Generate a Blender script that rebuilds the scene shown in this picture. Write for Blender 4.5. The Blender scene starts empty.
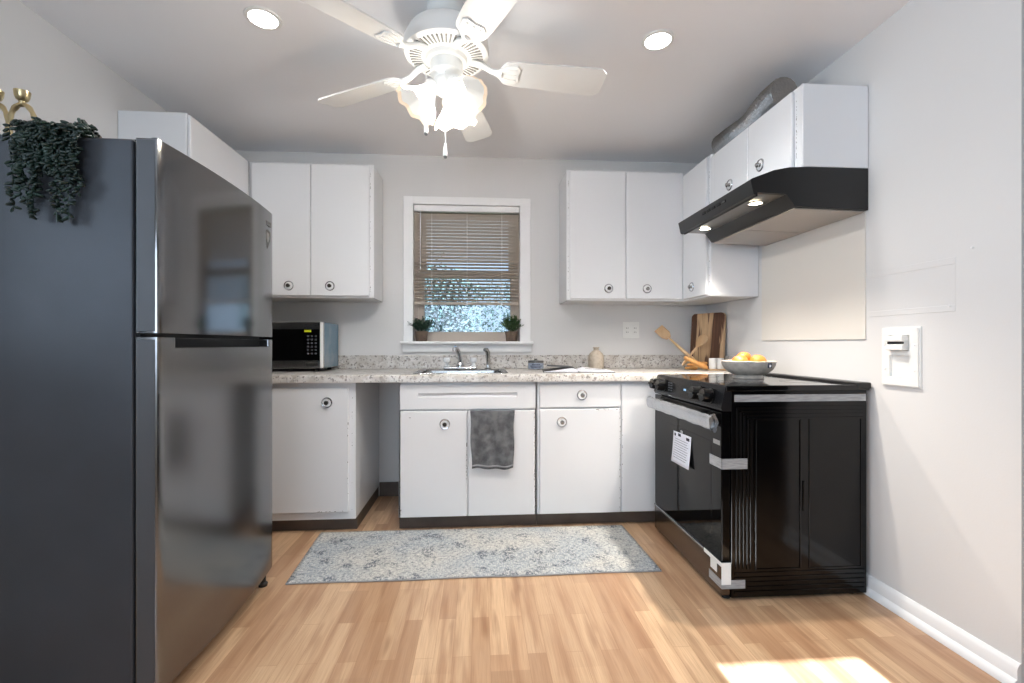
import bpy, bmesh, math, random
from mathutils import Vector, Matrix, noise
from math import sin, cos, pi, radians as R
random.seed(7)
SC = bpy.context.scene
COL = SC.collection

# ------------------------------------------------------------------ camera, world, sun, daylight, exposure
H_CAM = 1.0864
cam_d = bpy.data.cameras.new('camera'); cam = bpy.data.objects.new('camera', cam_d); COL.objects.link(cam)
cam.location = (0, 0, H_CAM); cam.rotation_euler = (pi/2, 0, -0.0704)
cam_d.sensor_width = 36; cam_d.lens = 467.4/1024*36; cam_d.shift_y = 2.75/1024; cam_d.clip_start = .02
SC.camera = cam
SC.view_settings.view_transform = 'Standard'; SC.view_settings.look = 'None'
SC.view_settings.gamma = 1; SC.view_settings.use_curve_mapping = False
SC.view_settings.exposure = 0.5
SC.cycles.sample_clamp_indirect = 6
SC.cycles.max_bounces = 10

W = bpy.data.worlds.new('world'); SC.world = W; W.use_nodes = True
wn = W.node_tree; bg = wn.nodes['Background']
bg.inputs[0].default_value = (.62, .80, 1.0, 1); bg.inputs[1].default_value = .85

def light(name, kind, loc, energy, color, rot=(0, 0, 0), **kw):
    d = bpy.data.lights.new(name, kind); d.energy = energy; d.color = color
    for k, v in kw.items(): setattr(d, k, v)
    o = bpy.data.objects.new(name, d); COL.objects.link(o); o.location = loc; o.rotation_euler = rot
    return o
sun = light('sun', 'SUN', (1, -6, 4), 26.0, (.94, .97, 1.0), angle=R(.25))
sun.rotation_euler = Vector((-.02, 1, -.545)).to_track_quat('-Z', 'Y').to_euler()
# daylight that comes in through the side window (left of the camera, out of frame)
light('daylight', 'AREA', (-2.0, -.07, 1.57), 34, (.80, .90, 1.0), (0, R(-90), 0), shape='RECTANGLE', size=1.1, size_y=2.2)

light('daylight_rear', 'AREA', (-.75, -2.36, 1.45), 32, (.80, .90, 1.0), (R(90), 0, 0), shape='RECTANGLE', size=1.7, size_y=1.2)

# ------------------------------------------------------------------ materials
def lin(c):
    return tuple(((x/255)/12.92 if x/255 <= .04045 else ((x/255+.055)/1.055)**2.4) for x in c) + (1,)
def mat(name, rgb, rough=.5, metal=0, spec=.5, bump=None, var=None, coat=0, **kw):
    m = bpy.data.materials.new(name); m.use_nodes = True
    nt = m.node_tree; p = nt.nodes['Principled BSDF']
    p.inputs['Base Color'].default_value = lin(rgb); p.inputs['Roughness'].default_value = rough
    p.inputs['Metallic'].default_value = metal; p.inputs['Specular IOR Level'].default_value = spec
    p.inputs['Coat Weight'].default_value = coat; p.inputs['Coat Roughness'].default_value = .05
    for k, v in kw.items(): p.inputs[k].default_value = v
    tc = nt.nodes.new('ShaderNodeTexCoord')
    if bump:                                   # (scale, strength, distance, stretch)
        mp = nt.nodes.new('ShaderNodeMapping'); mp.inputs['Scale'].default_value = bump[3] if len(bump) > 3 else (1, 1, 1)
        n = nt.nodes.new('ShaderNodeTexNoise'); n.inputs['Scale'].default_value = bump[0]; n.inputs['Detail'].default_value = 3
        b = nt.nodes.new('ShaderNodeBump'); b.inputs['Strength'].default_value = bump[1]; b.inputs['Distance'].default_value = bump[2]
        nt.links.new(tc.outputs['Object'], mp.inputs[0]); nt.links.new(mp.outputs[0], n.inputs['Vector'])
        nt.links.new(n.outputs[0], b.inputs['Height']); nt.links.new(b.outputs[0], p.inputs['Normal'])
    if var:                                    # (scale, second colour, low, high)
        n = nt.nodes.new('ShaderNodeTexNoise'); n.inputs['Scale'].default_value = var[0]; n.inputs['Detail'].default_value = 6
        mp = nt.nodes.new('ShaderNodeMapping'); mp.inputs['Scale'].default_value = var[4] if len(var) > 4 else (1, 1, 1)
        r = nt.nodes.new('ShaderNodeMapRange'); r.inputs[1].default_value = var[2]; r.inputs[2].default_value = var[3]
        x = nt.nodes.new('ShaderNodeMix'); x.data_type = 'RGBA'
        x.inputs[6].default_value = lin(rgb); x.inputs[7].default_value = lin(var[1])
        nt.links.new(tc.outputs['Object'], mp.inputs[0]); nt.links.new(mp.outputs[0], n.inputs['Vector'])
        nt.links.new(n.outputs[0], r.inputs[0]); nt.links.new(r.outputs[0], x.inputs[0]); nt.links.new(x.outputs[2], p.inputs['Base Color'])
    return m
class NT:                                      # a little node helper
    def __init__(s, m): s.t = m.node_tree; s.p = s.t.nodes['Principled BSDF']; s.tc = s.t.nodes.new('ShaderNodeTexCoord')
    def n(s, kind, **ins):
        nd = s.t.nodes.new('ShaderNode'+kind)
        for k, v in ins.items():
            key = int(k[1:]) if k[0] == 'i' and k[1:].isdigit() else k.replace('_', ' ')
            if hasattr(v, 'is_output') or isinstance(v, bpy.types.NodeSocket): s.t.links.new(v, nd.inputs[key])
            else: nd.inputs[key].default_value = v
        return nd
    def math(s, op, a, b=0.0):
        nd = s.t.nodes.new('ShaderNodeMath'); nd.operation = op
        for i, v in enumerate((a, b)):
            if isinstance(v, bpy.types.NodeSocket): s.t.links.new(v, nd.inputs[i])
            else: nd.inputs[i].default_value = v
        return nd.outputs[0]
    def mix(s, f, a, b, mode='MIX'):
        nd = s.t.nodes.new('ShaderNodeMix'); nd.data_type = 'RGBA'; nd.blend_type = mode
        for i, v in ((0, f), (6, a), (7, b)):
            if isinstance(v, bpy.types.NodeSocket): s.t.links.new(v, nd.inputs[i])
            else: nd.inputs[i].default_value = v
        return nd.outputs[2]
    def rng(s, v, a, b, c=0.0, d=1.0):
        nd = s.n('MapRange', i0=v, i1=a, i2=b, i3=c, i4=d); return nd.outputs[0]
    def noise(s, scale, vec=None, detail=4, stretch=None):
        vec = vec or s.tc.outputs['Object']
        if stretch: vec = s.n('Mapping', i0=vec, Scale=stretch).outputs[0]
        return s.n('TexNoise', Vector=vec, Scale=scale, Detail=detail).outputs[0]
    def bump(s, h, strength, dist):
        b = s.n('Bump', Strength=strength, Distance=dist, Height=h); s.t.links.new(b.outputs[0], s.p.inputs['Normal'])
    def color(s, c): s.t.links.new(c, s.p.inputs['Base Color'])

M = {}
M['wall'] = mat('wall_paint', (220, 219, 218), .55, bump=(140, .12, .002))
M['ceil'] = mat('ceiling_paint', (245, 245, 247), .6, bump=(60, .1, .002))
M['trim'] = mat('trim_paint', (244, 244, 244), .3)
M['cab'] = mat('cabinet_enamel', (230, 231, 233), .22, bump=(9, .05, .01))
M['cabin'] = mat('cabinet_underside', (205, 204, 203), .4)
M['chip'] = mat('bare_metal_chip', (92, 84, 78), .6)
M['toe'] = mat('toe_kick_vinyl', (96, 84, 76), .45, var=(8, (80, 70, 64), .35, .7))
M['steel'] = mat('brushed_stainless', (168, 167, 165), .24, 1, bump=(30, .05, .002, (1, 1, 30)))
M['fridge_door'] = mat('fridge_stainless', (128, 128, 129), .12, 1, bump=(1.3, .02, .01, (1, 1, .3)))
M['fridge_door_low'] = mat('fridge_stainless_lower', (128, 128, 129), .2, 1, bump=(1.3, .02, .01, (1, 1, .3)))
M['endcap'] = mat('fridge_end_cap', (86, 87, 90), .4, .3, bump=(200, .1, .001))
M['fridge_side'] = mat('fridge_side_textured', (62, 65, 70), .36, .3, bump=(420, .3, .002), var=(2.5, (70, 73, 79), .35, .65))
M['dark'] = mat('dark_gasket', (18, 18, 19), .6)
M['chrome'] = mat('chrome', (205, 206, 208), .12, 1)
M['darkchrome'] = mat('dark_chrome', (120, 118, 114), .3, 1)
M['knobdark'] = mat('worn_dark_knob', (70, 66, 62), .35, .8)
M['black'] = mat('gloss_black_enamel', (5, 5, 6), .12, spec=.34)
M['blackmatte'] = mat('satin_black', (18, 18, 19), .38, bump=(300, .15, .001))
M['hood'] = mat('hood_black_enamel', (17, 17, 18), .36, bump=(200, .1, .001))
M['glassblack'] = mat('black_oven_glass', (7, 7, 8), .04, spec=.16)
M['cookglass'] = mat('black_ceramic_cooktop', (8, 8, 9), .06, spec=.5)
M['panelblack'] = mat('control_panel_black', (24, 24, 26), .25, spec=.2)
M['drawer'] = mat('dark_stainless', (120, 112, 106), .22, 1, bump=(40, .05, .002, (1, .05, 1)))
M['white'] = mat('white_plastic', (236, 236, 233), .35)
M['paper'] = mat('white_paper', (232, 234, 242), .7)
M['ink'] = mat('dark_ink', (40, 42, 58), .7)
M['tape'] = mat('packing_tape', (168, 170, 172), .28, var=(60, (140, 142, 145), .4, .6, (.3, .3, 4)))
M['film'] = mat('plastic_film_over_steel', (186, 189, 193), .22, .75, bump=(26, .12, .006, (1, .3, 1)))
M['filmblue'] = mat('blue_protective_film', (108, 140, 160), .25, .25, bump=(14, .25, .01), var=(5, (150, 166, 176), .4, .7))
M['ceramic'] = mat('grey_ceramic', (192, 184, 174), .35, var=(30, (160, 153, 146), .4, .7))
M['vase'] = mat('stoneware', (192, 180, 164), .55, var=(40, (172, 160, 144), .45, .7))
M['fruit'] = mat('citrus_peel', (216, 112, 40), .4, bump=(180, .2, .002), var=(6, (224, 130, 56), .4, .7))
M['wood_u'] = mat('beech_wood', (206, 174, 136), .5, var=(14, (184, 148, 108), .4, .65, (1, 1, .12)))
M['wood_g'] = mat('golden_wood', (212, 158, 92), .45, var=(14, (190, 132, 70), .4, .65, (1, 1, .15)))
M['gold'] = mat('brushed_gold', (198, 180, 140), .3, 1, bump=(60, .2, .002))
M['leafdark'] = mat('dark_succulent_leaf', (17, 36, 29), .38, var=(18, (34, 60, 48), .45, .75))
M['leaf'] = mat('green_leaf', (52, 78, 44), .5, var=(30, (86, 112, 62), .4, .7))
M['leafd'] = mat('deep_green_leaf', (32, 56, 44), .5, var=(30, (54, 82, 62), .4, .7))
M['pot'] = mat('brown_pot', (112, 94, 80), .8, bump=(60, .4, .004), var=(20, (84, 70, 60), .4, .7))
M['soil'] = mat('soil', (40, 32, 26), .9)
M['fan'] = mat('fan_white', (236, 235, 231), .35)
M['fangap'] = mat('fan_slot', (120, 118, 114), .6)
M['foil'] = mat('foil_duct', (140, 138, 136), .32, 1, bump=(60, .5, .01))
M['sash'] = mat('window_sash_vinyl', (186, 174, 162), .5)
M['cream'] = mat('cream_sheet', (222, 217, 209), .4)
M['mesh'] = mat('grease_filter', (178, 172, 166), .45, .75)
M['pan'] = mat('hood_pan_steel', (128, 124, 116), .28, .9)
M['yellow'] = mat('yellow_sticker', (206, 226, 30), .5)
M['btn'] = mat('button_grey', (70, 74, 80), .5)
M['towel'] = mat('grey_towel', (112, 113, 115), .95, bump=(260, .6, .004), var=(22, (84, 85, 88), .4, .62))
M['hem'] = mat('towel_hem', (150, 150, 152), .9)
M['tin'] = mat('tin_label', (150, 160, 178), .45)
M['photo'] = mat('printed_photo_page', (70, 72, 76), .5, var=(14, (24, 25, 28), .35, .6))
M['cover'] = mat('book_cover', (40, 42, 46), .6)
M['clearplastic'] = mat('clear_acrylic', (225, 228, 230), .08, spec=.6)
M['bark'] = mat('tree_bark', (74, 66, 62), .9)
M['treeleaf'] = mat('tree_leaf', (44, 66, 68), .7, var=(3, (84, 112, 112), .4, .65))
M['grass'] = mat('lawn', (86, 108, 78), .9, var=(4, (110, 126, 92), .4, .6))

def emit(name, rgb, s):
    m = bpy.data.materials.new(name); m.use_nodes = True; nt = m.node_tree
    p = nt.nodes['Principled BSDF']; p.inputs['Base Color'].default_value = lin(rgb)
    p.inputs['Emission Color'].default_value = lin(rgb); p.inputs['Emission Strength'].default_value = s
    return m
M['lamp'] = emit('recessed_lens', (255, 250, 244), 14)
M['hoodlamp'] = emit('hood_lamp_lens', (255, 238, 208), 20)
M['display'] = emit('clock_display', (150, 180, 210), .6)

def thin_glass():
    m = bpy.data.materials.new('window_glass'); m.use_nodes = True; nt = m.node_tree; nt.nodes.clear()
    o = nt.nodes.new('ShaderNodeOutputMaterial'); x = nt.nodes.new('ShaderNodeMixShader')
    t = nt.nodes.new('ShaderNodeBsdfTransparent'); g = nt.nodes.new('ShaderNodeBsdfGlossy'); f = nt.nodes.new('ShaderNodeFresnel')
    t.inputs[0].default_value = (.94, .97, 1, 1); g.inputs['Roughness'].default_value = .02; f.inputs[0].default_value = 1.35
    nt.links.new(f.outputs[0], x.inputs[0]); nt.links.new(t.outputs[0], x.inputs[1]); nt.links.new(g.outputs[0], x.inputs[2]); nt.links.new(x.outputs[0], o.inputs[0])
    return m
M['glass'] = thin_glass()
def shade_glass(name, tint, em, clear):
    m = bpy.data.materials.new(name); m.use_nodes = True; nt = m.node_tree; nt.nodes.clear()
    o = nt.nodes.new('ShaderNodeOutputMaterial'); x = nt.nodes.new('ShaderNodeMixShader'); a = nt.nodes.new('ShaderNodeAddShader')
    t = nt.nodes.new('ShaderNodeBsdfTransparent'); g = nt.nodes.new('ShaderNodeBsdfTranslucent'); e = nt.nodes.new('ShaderNodeEmission')
    t.inputs[0].default_value = lin(tint); g.inputs[0].default_value = lin(tint)
    e.inputs[0].default_value = lin(tint); e.inputs[1].default_value = em; x.inputs[0].default_value = clear
    nt.links.new(g.outputs[0], x.inputs[1]); nt.links.new(t.outputs[0], x.inputs[2])
    nt.links.new(x.outputs[0], a.inputs[0]); nt.links.new(e.outputs[0], a.inputs[1]); nt.links.new(a.outputs[0], o.inputs[0])
    return m
M['shade'] = shade_glass('frosted_lamp_glass', (214, 214, 212), .30, .2)
M['shaderim'] = shade_glass('amber_glass_rim', (255, 234, 208), .3, .6)

def slat_mat():
    m = mat('blind_slat', (214, 204, 192), .5); nt = m.node_tree; p = nt.nodes['Principled BSDF']
    o = nt.nodes['Material Output']; x = nt.nodes.new('ShaderNodeMixShader'); t = nt.nodes.new('ShaderNodeBsdfTranslucent')
    t.inputs[0].default_value = lin((206, 190, 172)); x.inputs[0].default_value = .35
    nt.links.new(p.outputs[0], x.inputs[1]); nt.links.new(t.outputs[0], x.inputs[2]); nt.links.new(x.outputs[0], o.inputs[0])
    return m
M['slat'] = slat_mat()

def floor_mat():
    m = mat('laminate_planks', (200, 160, 120), .28); k = NT(m)
    sx = k.n('SeparateXYZ', i0=k.tc.outputs['Object'])
    v = k.n('CombineXYZ', i0=sx.outputs[1], i1=sx.outputs[0]).outputs[0]
    def brick(w, h, off, mortar, c1, c2, bias):
        b = k.n('TexBrick', Vector=v, Color1=c1, Color2=c2, Mortar=lin((160, 122, 90)), Scale=1.0)
        b.inputs['Mortar Size'].default_value = mortar; b.inputs['Mortar Smooth'].default_value = .3; b.inputs['Bias'].default_value = bias
        b.inputs['Brick Width'].default_value = w; b.inputs['Row Height'].default_value = h
        b.offset = off; b.offset_frequency = 2; b.squash = 1
        return b
    b1 = brick(.62, .0655, .37, .0006, lin((210, 178, 144)), lin((168, 130, 100)), -.2)
    b2 = brick(.93, .131, .41, 0, (1.06, 1.05, 1.03, 1), (.88, .86, .84, 1), 0)
    gw = k.noise(1, stretch=(26, 1.7, 1), detail=5)
    gf = k.noise(1, stretch=(260, 7, 1), detail=3)
    knots = k.noise(1, stretch=(16, 3.0, 1), detail=2)
    c = k.mix(1.0, b1.outputs[0], b2.outputs[0], 'MULTIPLY')
    c = k.mix(k.rng(gw, .45, .66, 0, .6), c, lin((152, 110, 80)))
    c = k.mix(k.rng(gf, .4, .75, 0, .30), c, lin((132, 90, 60)))
    c = k.mix(k.rng(knots, .6, .78, 0, .5), c, lin((126, 84, 56)))
    k.color(c); k.bump(gf, .06, .001)
    return m
M['floor'] = floor_mat()
def granite():
    m = mat('speckled_laminate', (214, 206, 196), .28); k = NT(m)
    n1 = k.noise(16, detail=5); n2 = k.noise(55, detail=4); n3 = k.noise(95, detail=3); n4 = k.noise(34, detail=3)
    c = k.mix(k.rng(n1, .38, .62), lin((212, 209, 205)), lin((190, 184, 177)))
    c = k.mix(k.rng(n4, .56, .66, 0, .8), c, lin((160, 150, 140)))
    c = k.mix(k.rng(n2, .57, .66, 0, .85), c, lin((120, 114, 110)))
    c = k.mix(k.rng(n3, .62, .68, 0, .9), c, lin((58, 54, 54)))
    k.color(c); return m
M['granite'] = granite()
def rug_mat():
    m = mat('distressed_rug', (200, 200, 196), .95, spec=.15); k = NT(m)
    n1 = k.noise(3.0, detail=6); n2 = k.noise(9, detail=8); n3 = k.noise(1, stretch=(60, 200, 1), detail=3); n5 = k.noise(1, stretch=(190, 46, 1), detail=3); n6 = k.noise(75, detail=4)
    vo = k.n('TexVoronoi', Vector=k.n('Mapping', i0=k.tc.outputs['Object'], Scale=(5.2, 7.0, 1)).outputs[0], Scale=1.0, Randomness=.45).outputs['Distance']
    ring = k.math('SINE', k.math('ADD', k.math('MULTIPLY', vo, 34.0), k.math('MULTIPLY', n2, 9.0)))
    c = k.mix(k.rng(n1, .4, .6), lin((196, 194, 187)), lin((172, 178, 182)))
    c = k.mix(k.math('MULTIPLY', k.rng(ring, .35, .9, 0, .5), k.rng(n6, .40, .58)), c, lin((96, 104, 114)))
    c = k.mix(k.math('MULTIPLY', k.rng(n2, .52, .62, 0, .9), k.rng(n6, .42, .56)), c, lin((78, 88, 100)))
    c = k.mix(k.rng(n3, .47, .62, 0, .7), c, lin((98, 104, 112)))
    c = k.mix(k.rng(n5, .52, .68, 0, .6), c, lin((222, 220, 213)))
    k.color(c); k.bump(n3, .3, .003); return m
M['rug'] = rug_mat()
def board_mat():
    m = mat('live_edge_board', (196, 158, 112), .5); k = NT(m)
    n1 = k.noise(1, stretch=(20, 20, 1.0), detail=4); n2 = k.noise(1, stretch=(60, 60, 3), detail=4)
    c = k.mix(k.rng(n1, .47, .52), lin((200, 168, 130)), lin((78, 48, 32)))
    c = k.mix(k.rng(n2, .45, .7, 0, .45), c, lin((120, 84, 56))); k.color(c); return m
M['board'] = board_mat()
def blade_mat():
    return mat('fan_blade_white', (226, 226, 224), .4, var=(3, (218, 217, 214), .4, .7, (1, 1, 1)))
M['blade'] = blade_mat()

# ------------------------------------------------------------------ mesh helpers
class MB:
    def __init__(s): s.bm = bmesh.new(); s.mi = 0; s.beveled = False
    def _tag(s, faces):
        for f in faces: f.material_index = s.mi
    def box(s, x0, x1, y0, y1, z0, z1, bev=0, seg=2, mtx=None):
        x0, x1 = sorted((x0, x1)); y0, y1 = sorted((y0, y1)); z0, z1 = sorted((z0, z1))
        vs = [s.bm.verts.new(p) for p in ((x0,y0,z0),(x1,y0,z0),(x1,y1,z0),(x0,y1,z0),(x0,y0,z1),(x1,y0,z1),(x1,y1,z1),(x0,y1,z1))]
        fs = [s.bm.faces.new([vs[i] for i in q]) for q in ((3,2,1,0),(4,5,6,7),(0,1,5,4),(1,2,6,5),(2,3,7,6),(3,0,4,7))]
        s._tag(fs)
        if bev:
            s.beveled = True
            es = list({e for f in fs for e in f.edges})
            r = bmesh.ops.bevel(s.bm, geom=es, offset=bev, segments=seg, affect='EDGES', profile=.5, clamp_overlap=True)
            s._tag(r['faces']); vs = list({v for f in r['faces'] for v in f.verts} | {v for v in vs if v.is_valid})
        if mtx is not None: bmesh.ops.transform(s.bm, matrix=mtx, verts=[v for v in vs if v.is_valid])
        return s
    def prism(s, poly, axis, a0, a1):
        """poly in the two other axes (X: (y,z), Y: (x,z), Z: (x,y)) extruded from a0 to a1"""
        def P(p, a): return {'X': (a, p[0], p[1]), 'Y': (p[0], a, p[1]), 'Z': (p[0], p[1], a)}[axis]
        A = [s.bm.verts.new(P(p, a0)) for p in poly]; B = [s.bm.verts.new(P(p, a1)) for p in poly]
        n = len(poly); fs = [s.bm.faces.new(A), s.bm.faces.new(B[::-1])]
        for i in range(n): fs.append(s.bm.faces.new((A[i], B[i], B[(i+1) % n], A[(i+1) % n])))
        s._tag(fs); return s
    def lathe(s, prof, c=(0, 0, 0), d=(0, 0, 1), seg=24, wob=None):
        """profile of (radius, height) turned about the axis d through c"""
        q = Vector((0, 0, 1)).rotation_difference(Vector(d).normalized()); c = Vector(c); rings = []
        for r, h in prof:
            if r < 1e-6: rings.append([s.bm.verts.new(c + q @ Vector((0, 0, h)))])
            else:
                ring = []
                for i in range(seg):
                    a = 2*pi*i/seg; rr, hh = wob(r, h, a) if wob else (r, h)
                    ring.append(s.bm.verts.new(c + q @ Vector((rr*cos(a), rr*sin(a), hh))))
                rings.append(ring)
        fs = []
        for A, B in zip(rings, rings[1:]):
            if len(A) == 1 and len(B) == 1: continue
            for i in range(seg):
                j = (i+1) % seg
                if len(A) == 1: fs.append(s.bm.faces.new((A[0], B[i], B[j])))
                elif len(B) == 1: fs.append(s.bm.faces.new((A[i], B[0], A[j])))
                else: fs.append(s.bm.faces.new((A[i], B[i], B[j], A[j])))
        s._tag(fs); return s
    def cyl(s, p0, p1, r, r1=None, seg=16):
        p0, p1 = Vector(p0), Vector(p1); L = (p1-p0).length; r1 = r if r1 is None else r1
        return s.lathe([(0, 0), (r, 0), (r1, L), (0, L)], p0, p1-p0, seg)
    def tube(s, pts, rad, seg=10, cap=True):
        pts = [Vector(p) for p in pts]; n = len(pts); rad = rad if isinstance(rad, (list, tuple)) else [rad]*n
        rings = []; up = None
        for i, p in enumerate(pts):
            t = (pts[min(i+1, n-1)] - pts[max(i-1, 0)]).normalized()
            if up is None: up = t.orthogonal().normalized()
            up = (up - t*up.dot(t)).normalized(); w = t.cross(up)
            rings.append([s.bm.verts.new(p + (up*cos(2*pi*k/seg) + w*sin(2*pi*k/seg))*rad[i]) for k in range(seg)])
        fs = []
        for A, B in zip(rings, rings[1:]):
            for k in range(seg): fs.append(s.bm.faces.new((A[k], A[(k+1) % seg], B[(k+1) % seg], B[k])))
        if cap: fs += [s.bm.faces.new(rings[0][::-1]), s.bm.faces.new(rings[-1])]
        s._tag(fs); return s
    def ball(s, c, r, sc=(1, 1, 1), q=None, u=10, v=7):
        c = Vector(c); T = lambda p: c + (q @ p if q else p)
        top = s.bm.verts.new(T(Vector((0, 0, r*sc[2])))); bot = s.bm.verts.new(T(Vector((0, 0, -r*sc[2])))); rings = []
        for i in range(1, v):
            t_ = pi*i/v; rings.append([s.bm.verts.new(T(Vector((r*sc[0]*sin(t_)*cos(2*pi*k/u), r*sc[1]*sin(t_)*sin(2*pi*k/u), r*sc[2]*cos(t_))))) for k in range(u)])
        fs = []
        for k in range(u):
            l = (k+1) % u; fs.append(s.bm.faces.new((top, rings[0][k], rings[0][l]))); fs.append(s.bm.faces.new((bot, rings[-1][l], rings[-1][k])))
            for A, B in zip(rings, rings[1:]): fs.append(s.bm.faces.new((A[k], B[k], B[l], A[l])))
        s._tag(fs); return s
    def grid(s, nu, nv, fn):
        V = [[s.bm.verts.new(fn(i/nu, j/nv)) for j in range(nv+1)] for i in range(nu+1)]
        s._tag([s.bm.faces.new((V[i][j], V[i+1][j], V[i+1][j+1], V[i][j+1])) for i in range(nu) for j in range(nv)]); return s
    def leaf(s, c, d, L, w, up=None):
        """a small folded leaf"""
        c, d = Vector(c), Vector(d).normalized(); sd = d.cross(up or Vector((0, 0, 1)))
        if sd.length < .05: sd = d.cross(Vector((1, 0, 0)))
        sd = sd.normalized()*w; n = sd.cross(d).normalized()*w*.4
        P = [c, c+d*L*.4+sd+n, c+d*L, c+d*L*.4-sd+n, c+d*L*.45]; v = [s.bm.verts.new(p) for p in P]
        s._tag([s.bm.faces.new((v[0], v[1], v[4])), s.bm.faces.new((v[1], v[2], v[4])), s.bm.faces.new((v[2], v[3], v[4])), s.bm.faces.new((v[3], v[0], v[4]))]); return s
    def build(s, name, mats, parent=None, local=False, smooth=35, solid=0, fix=True):
        if fix: bmesh.ops.recalc_face_normals(s.bm, faces=s.bm.faces[:])
        mats = mats if isinstance(mats, (list, tuple)) else [mats]
        if parent is not None:
            if not local:
                r = parent
                while r.parent: r = r.parent
                mw = Matrix.Translation(r.location) @ r.rotation_euler.to_matrix().to_4x4()
                bmesh.ops.transform(s.bm, matrix=mw.inverted(), verts=s.bm.verts[:])
            off = Vector((0, 0, 0))
        elif local: off = Vector((0, 0, 0))
        else:
            xs = [v.co for v in s.bm.verts]
            off = Vector(((min(v.x for v in xs)+max(v.x for v in xs))/2, (min(v.y for v in xs)+max(v.y for v in xs))/2, min(v.z for v in xs)))
            bmesh.ops.translate(s.bm, vec=-off, verts=s.bm.verts[:])
        me = bpy.data.meshes.new(name); s.bm.to_mesh(me); s.bm.free()
        for m in mats: me.materials.append(M[m] if isinstance(m, str) else m)
        if smooth:
            me.polygons.foreach_set('use_smooth', [True]*len(me.polygons)); me.set_sharp_from_angle(angle=R(smooth))
        o = bpy.data.objects.new(name, me); COL.objects.link(o); o.location = off
        if s.beveled: wm = o.modifiers.new('flat_faces', 'WEIGHTED_NORMAL'); wm.keep_sharp = True; wm.weight = 100
        if parent is not None: o.parent = parent
        if solid:
            md = o.modifiers.new('thickness', 'SOLIDIFY'); md.thickness = solid; md.offset = 0
        return o
def thing(name, label, cat, loc, rz=0, group=None):
    o = bpy.data.objects.new(name, None); COL.objects.link(o); o.location = loc; o.rotation_euler = (0, 0, rz)
    o.empty_display_size = .1
    return tag(o, label, cat, group)
def tag(o, label, cat, group=None, kind=None):
    o['label'] = label; o['category'] = cat
    if group: o['group'] = group
    if kind: o['kind'] = kind
    return o
def struct(o, label=None, cat=None):
    o['kind'] = 'structure'
    if label: o['label'] = label
    if cat: o['category'] = cat
    return o
def copy_thing(src, loc, label, rz=None):
    r = src.copy(); COL.objects.link(r); r.location = loc; r['label'] = label
    if rz is not None: r.rotation_euler = (0, 0, rz)
    for c in list(src.children):
        d = c.copy(); COL.objects.link(d); d.parent = r
        for g in list(c.children):
            e = g.copy(); COL.objects.link(e); e.parent = d
    return r

# ------------------------------------------------------------------ room
XL, XR, YB, YR, ZC = -1.811, 1.702, 3.405, -2.2, 2.445
struct(MB().box(XL-.1, 3.3, YR-.1, YB+.14, -.06, 0).build('floor', 'floor'), 'warm oak laminate plank floor', 'floor')
struct(MB().box(XL-.1, 3.3, YR-.1, YB+.14, ZC, ZC+.08).build('ceiling', 'ceil'), 'smooth off white painted ceiling', 'ceiling')
LW = (-1.2, 1.06, 1.0, 2.15)
b = MB(); b.box(XL-.1, XL, YR-.1, LW[0], 0, ZC); b.box(XL-.1, XL, LW[1], YB+.14, 0, ZC); b.box(XL-.1, XL, LW[0], LW[1], 0, LW[2]); b.box(XL-.1, XL, LW[0], LW[1], LW[3], ZC)
struct(b.build('wall_left', 'wall'), 'pale grey painted wall behind the refrigerator', 'wall')
WX0, WX1, WZ0, WZ1 = -.471, .297, 1.105, 2.092
b = MB()
b.box(XL, WX0, YB, YB+.14, 0, ZC); b.box(WX1, XR+.1, YB, YB+.14, 0, ZC); b.box(WX0, WX1, YB, YB+.14, 0, WZ0); b.box(WX0, WX1, YB, YB+.14, WZ1, ZC)
struct(b.build('wall_back', 'wall'), 'pale grey back wall around the kitchen window', 'wall')
b = MB(); b.box(XR, XR+.1, 1.354, YB, 0, ZC); b.box(XR, XR+.1, YR, .45, 0, ZC); b.box(XR, XR+.1, .45, 1.354, 2.3, ZC)
struct(b.build('wall_right', 'wall'), 'pale grey right wall beside the range, ending at an opening', 'wall')
b = MB(); b.box(3.2, 3.3, YR, YB, 0, ZC); b.box(XR+.1, 3.2, 1.75, 1.85, 0, ZC)
struct(b.build('wall_hall', 'wall'), 'plain wall of the passage beyond the opening', 'wall')
# rear wall with window and glazed door
b = MB(); RD = (.84, 1.43, 1.45, 2.125); RW = (-1.6, .1, .85, 2.05)
b.box(XL, RW[0], YR-.1, YR, 0, ZC); b.box(RW[0], RW[1], YR-.1, YR, 0, RW[2]); b.box(RW[0], RW[1], YR-.1, YR, RW[3], ZC); b.box(RW[1], RD[0], YR-.1, YR, 0, ZC)
b.box(RD[0], RD[1], YR-.1, YR, RD[3], ZC); b.box(RD[1], 3.3, YR-.1, YR, 0, ZC); b.box(RD[0], RD[1], YR-.1, YR, 0, RD[2])
struct(b.build('wall_rear', 'wall'))
struct(MB().box(-2.0, .45, -5.2, YR-.1, 2.3, 2.4).build('sun_blocker', 'trim'))  # unseen slab added outside to keep the sun out of the rear window
b = MB(); z0, z1 = RW[2], RW[3]
for x in (RW[0], (RW[0]+RW[1])/2-.025, RW[1]-.05): b.box(x, x+.05, YR-.08, YR-.03, z0, z1)
b.box(RW[0], RW[1], YR-.08, YR-.03, z0, z0+.05); b.box(RW[0], RW[1], YR-.08, YR-.03, z1-.05, z1)
w3 = struct(b.build('window_3', 'trim'))
MB().box(RW[0]+.04, RW[1]-.04, YR-.056, YR-.052, z0+.04, z1-.04).build('pane', 'glass', w3)
b = MB(); z0, z1 = LW[2], LW[3]
for y in (LW[0], (LW[0]+LW[1])/2-.025, LW[1]-.05): b.box(XL-.08, XL-.03, y, y+.05, z0, z1)
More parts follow.
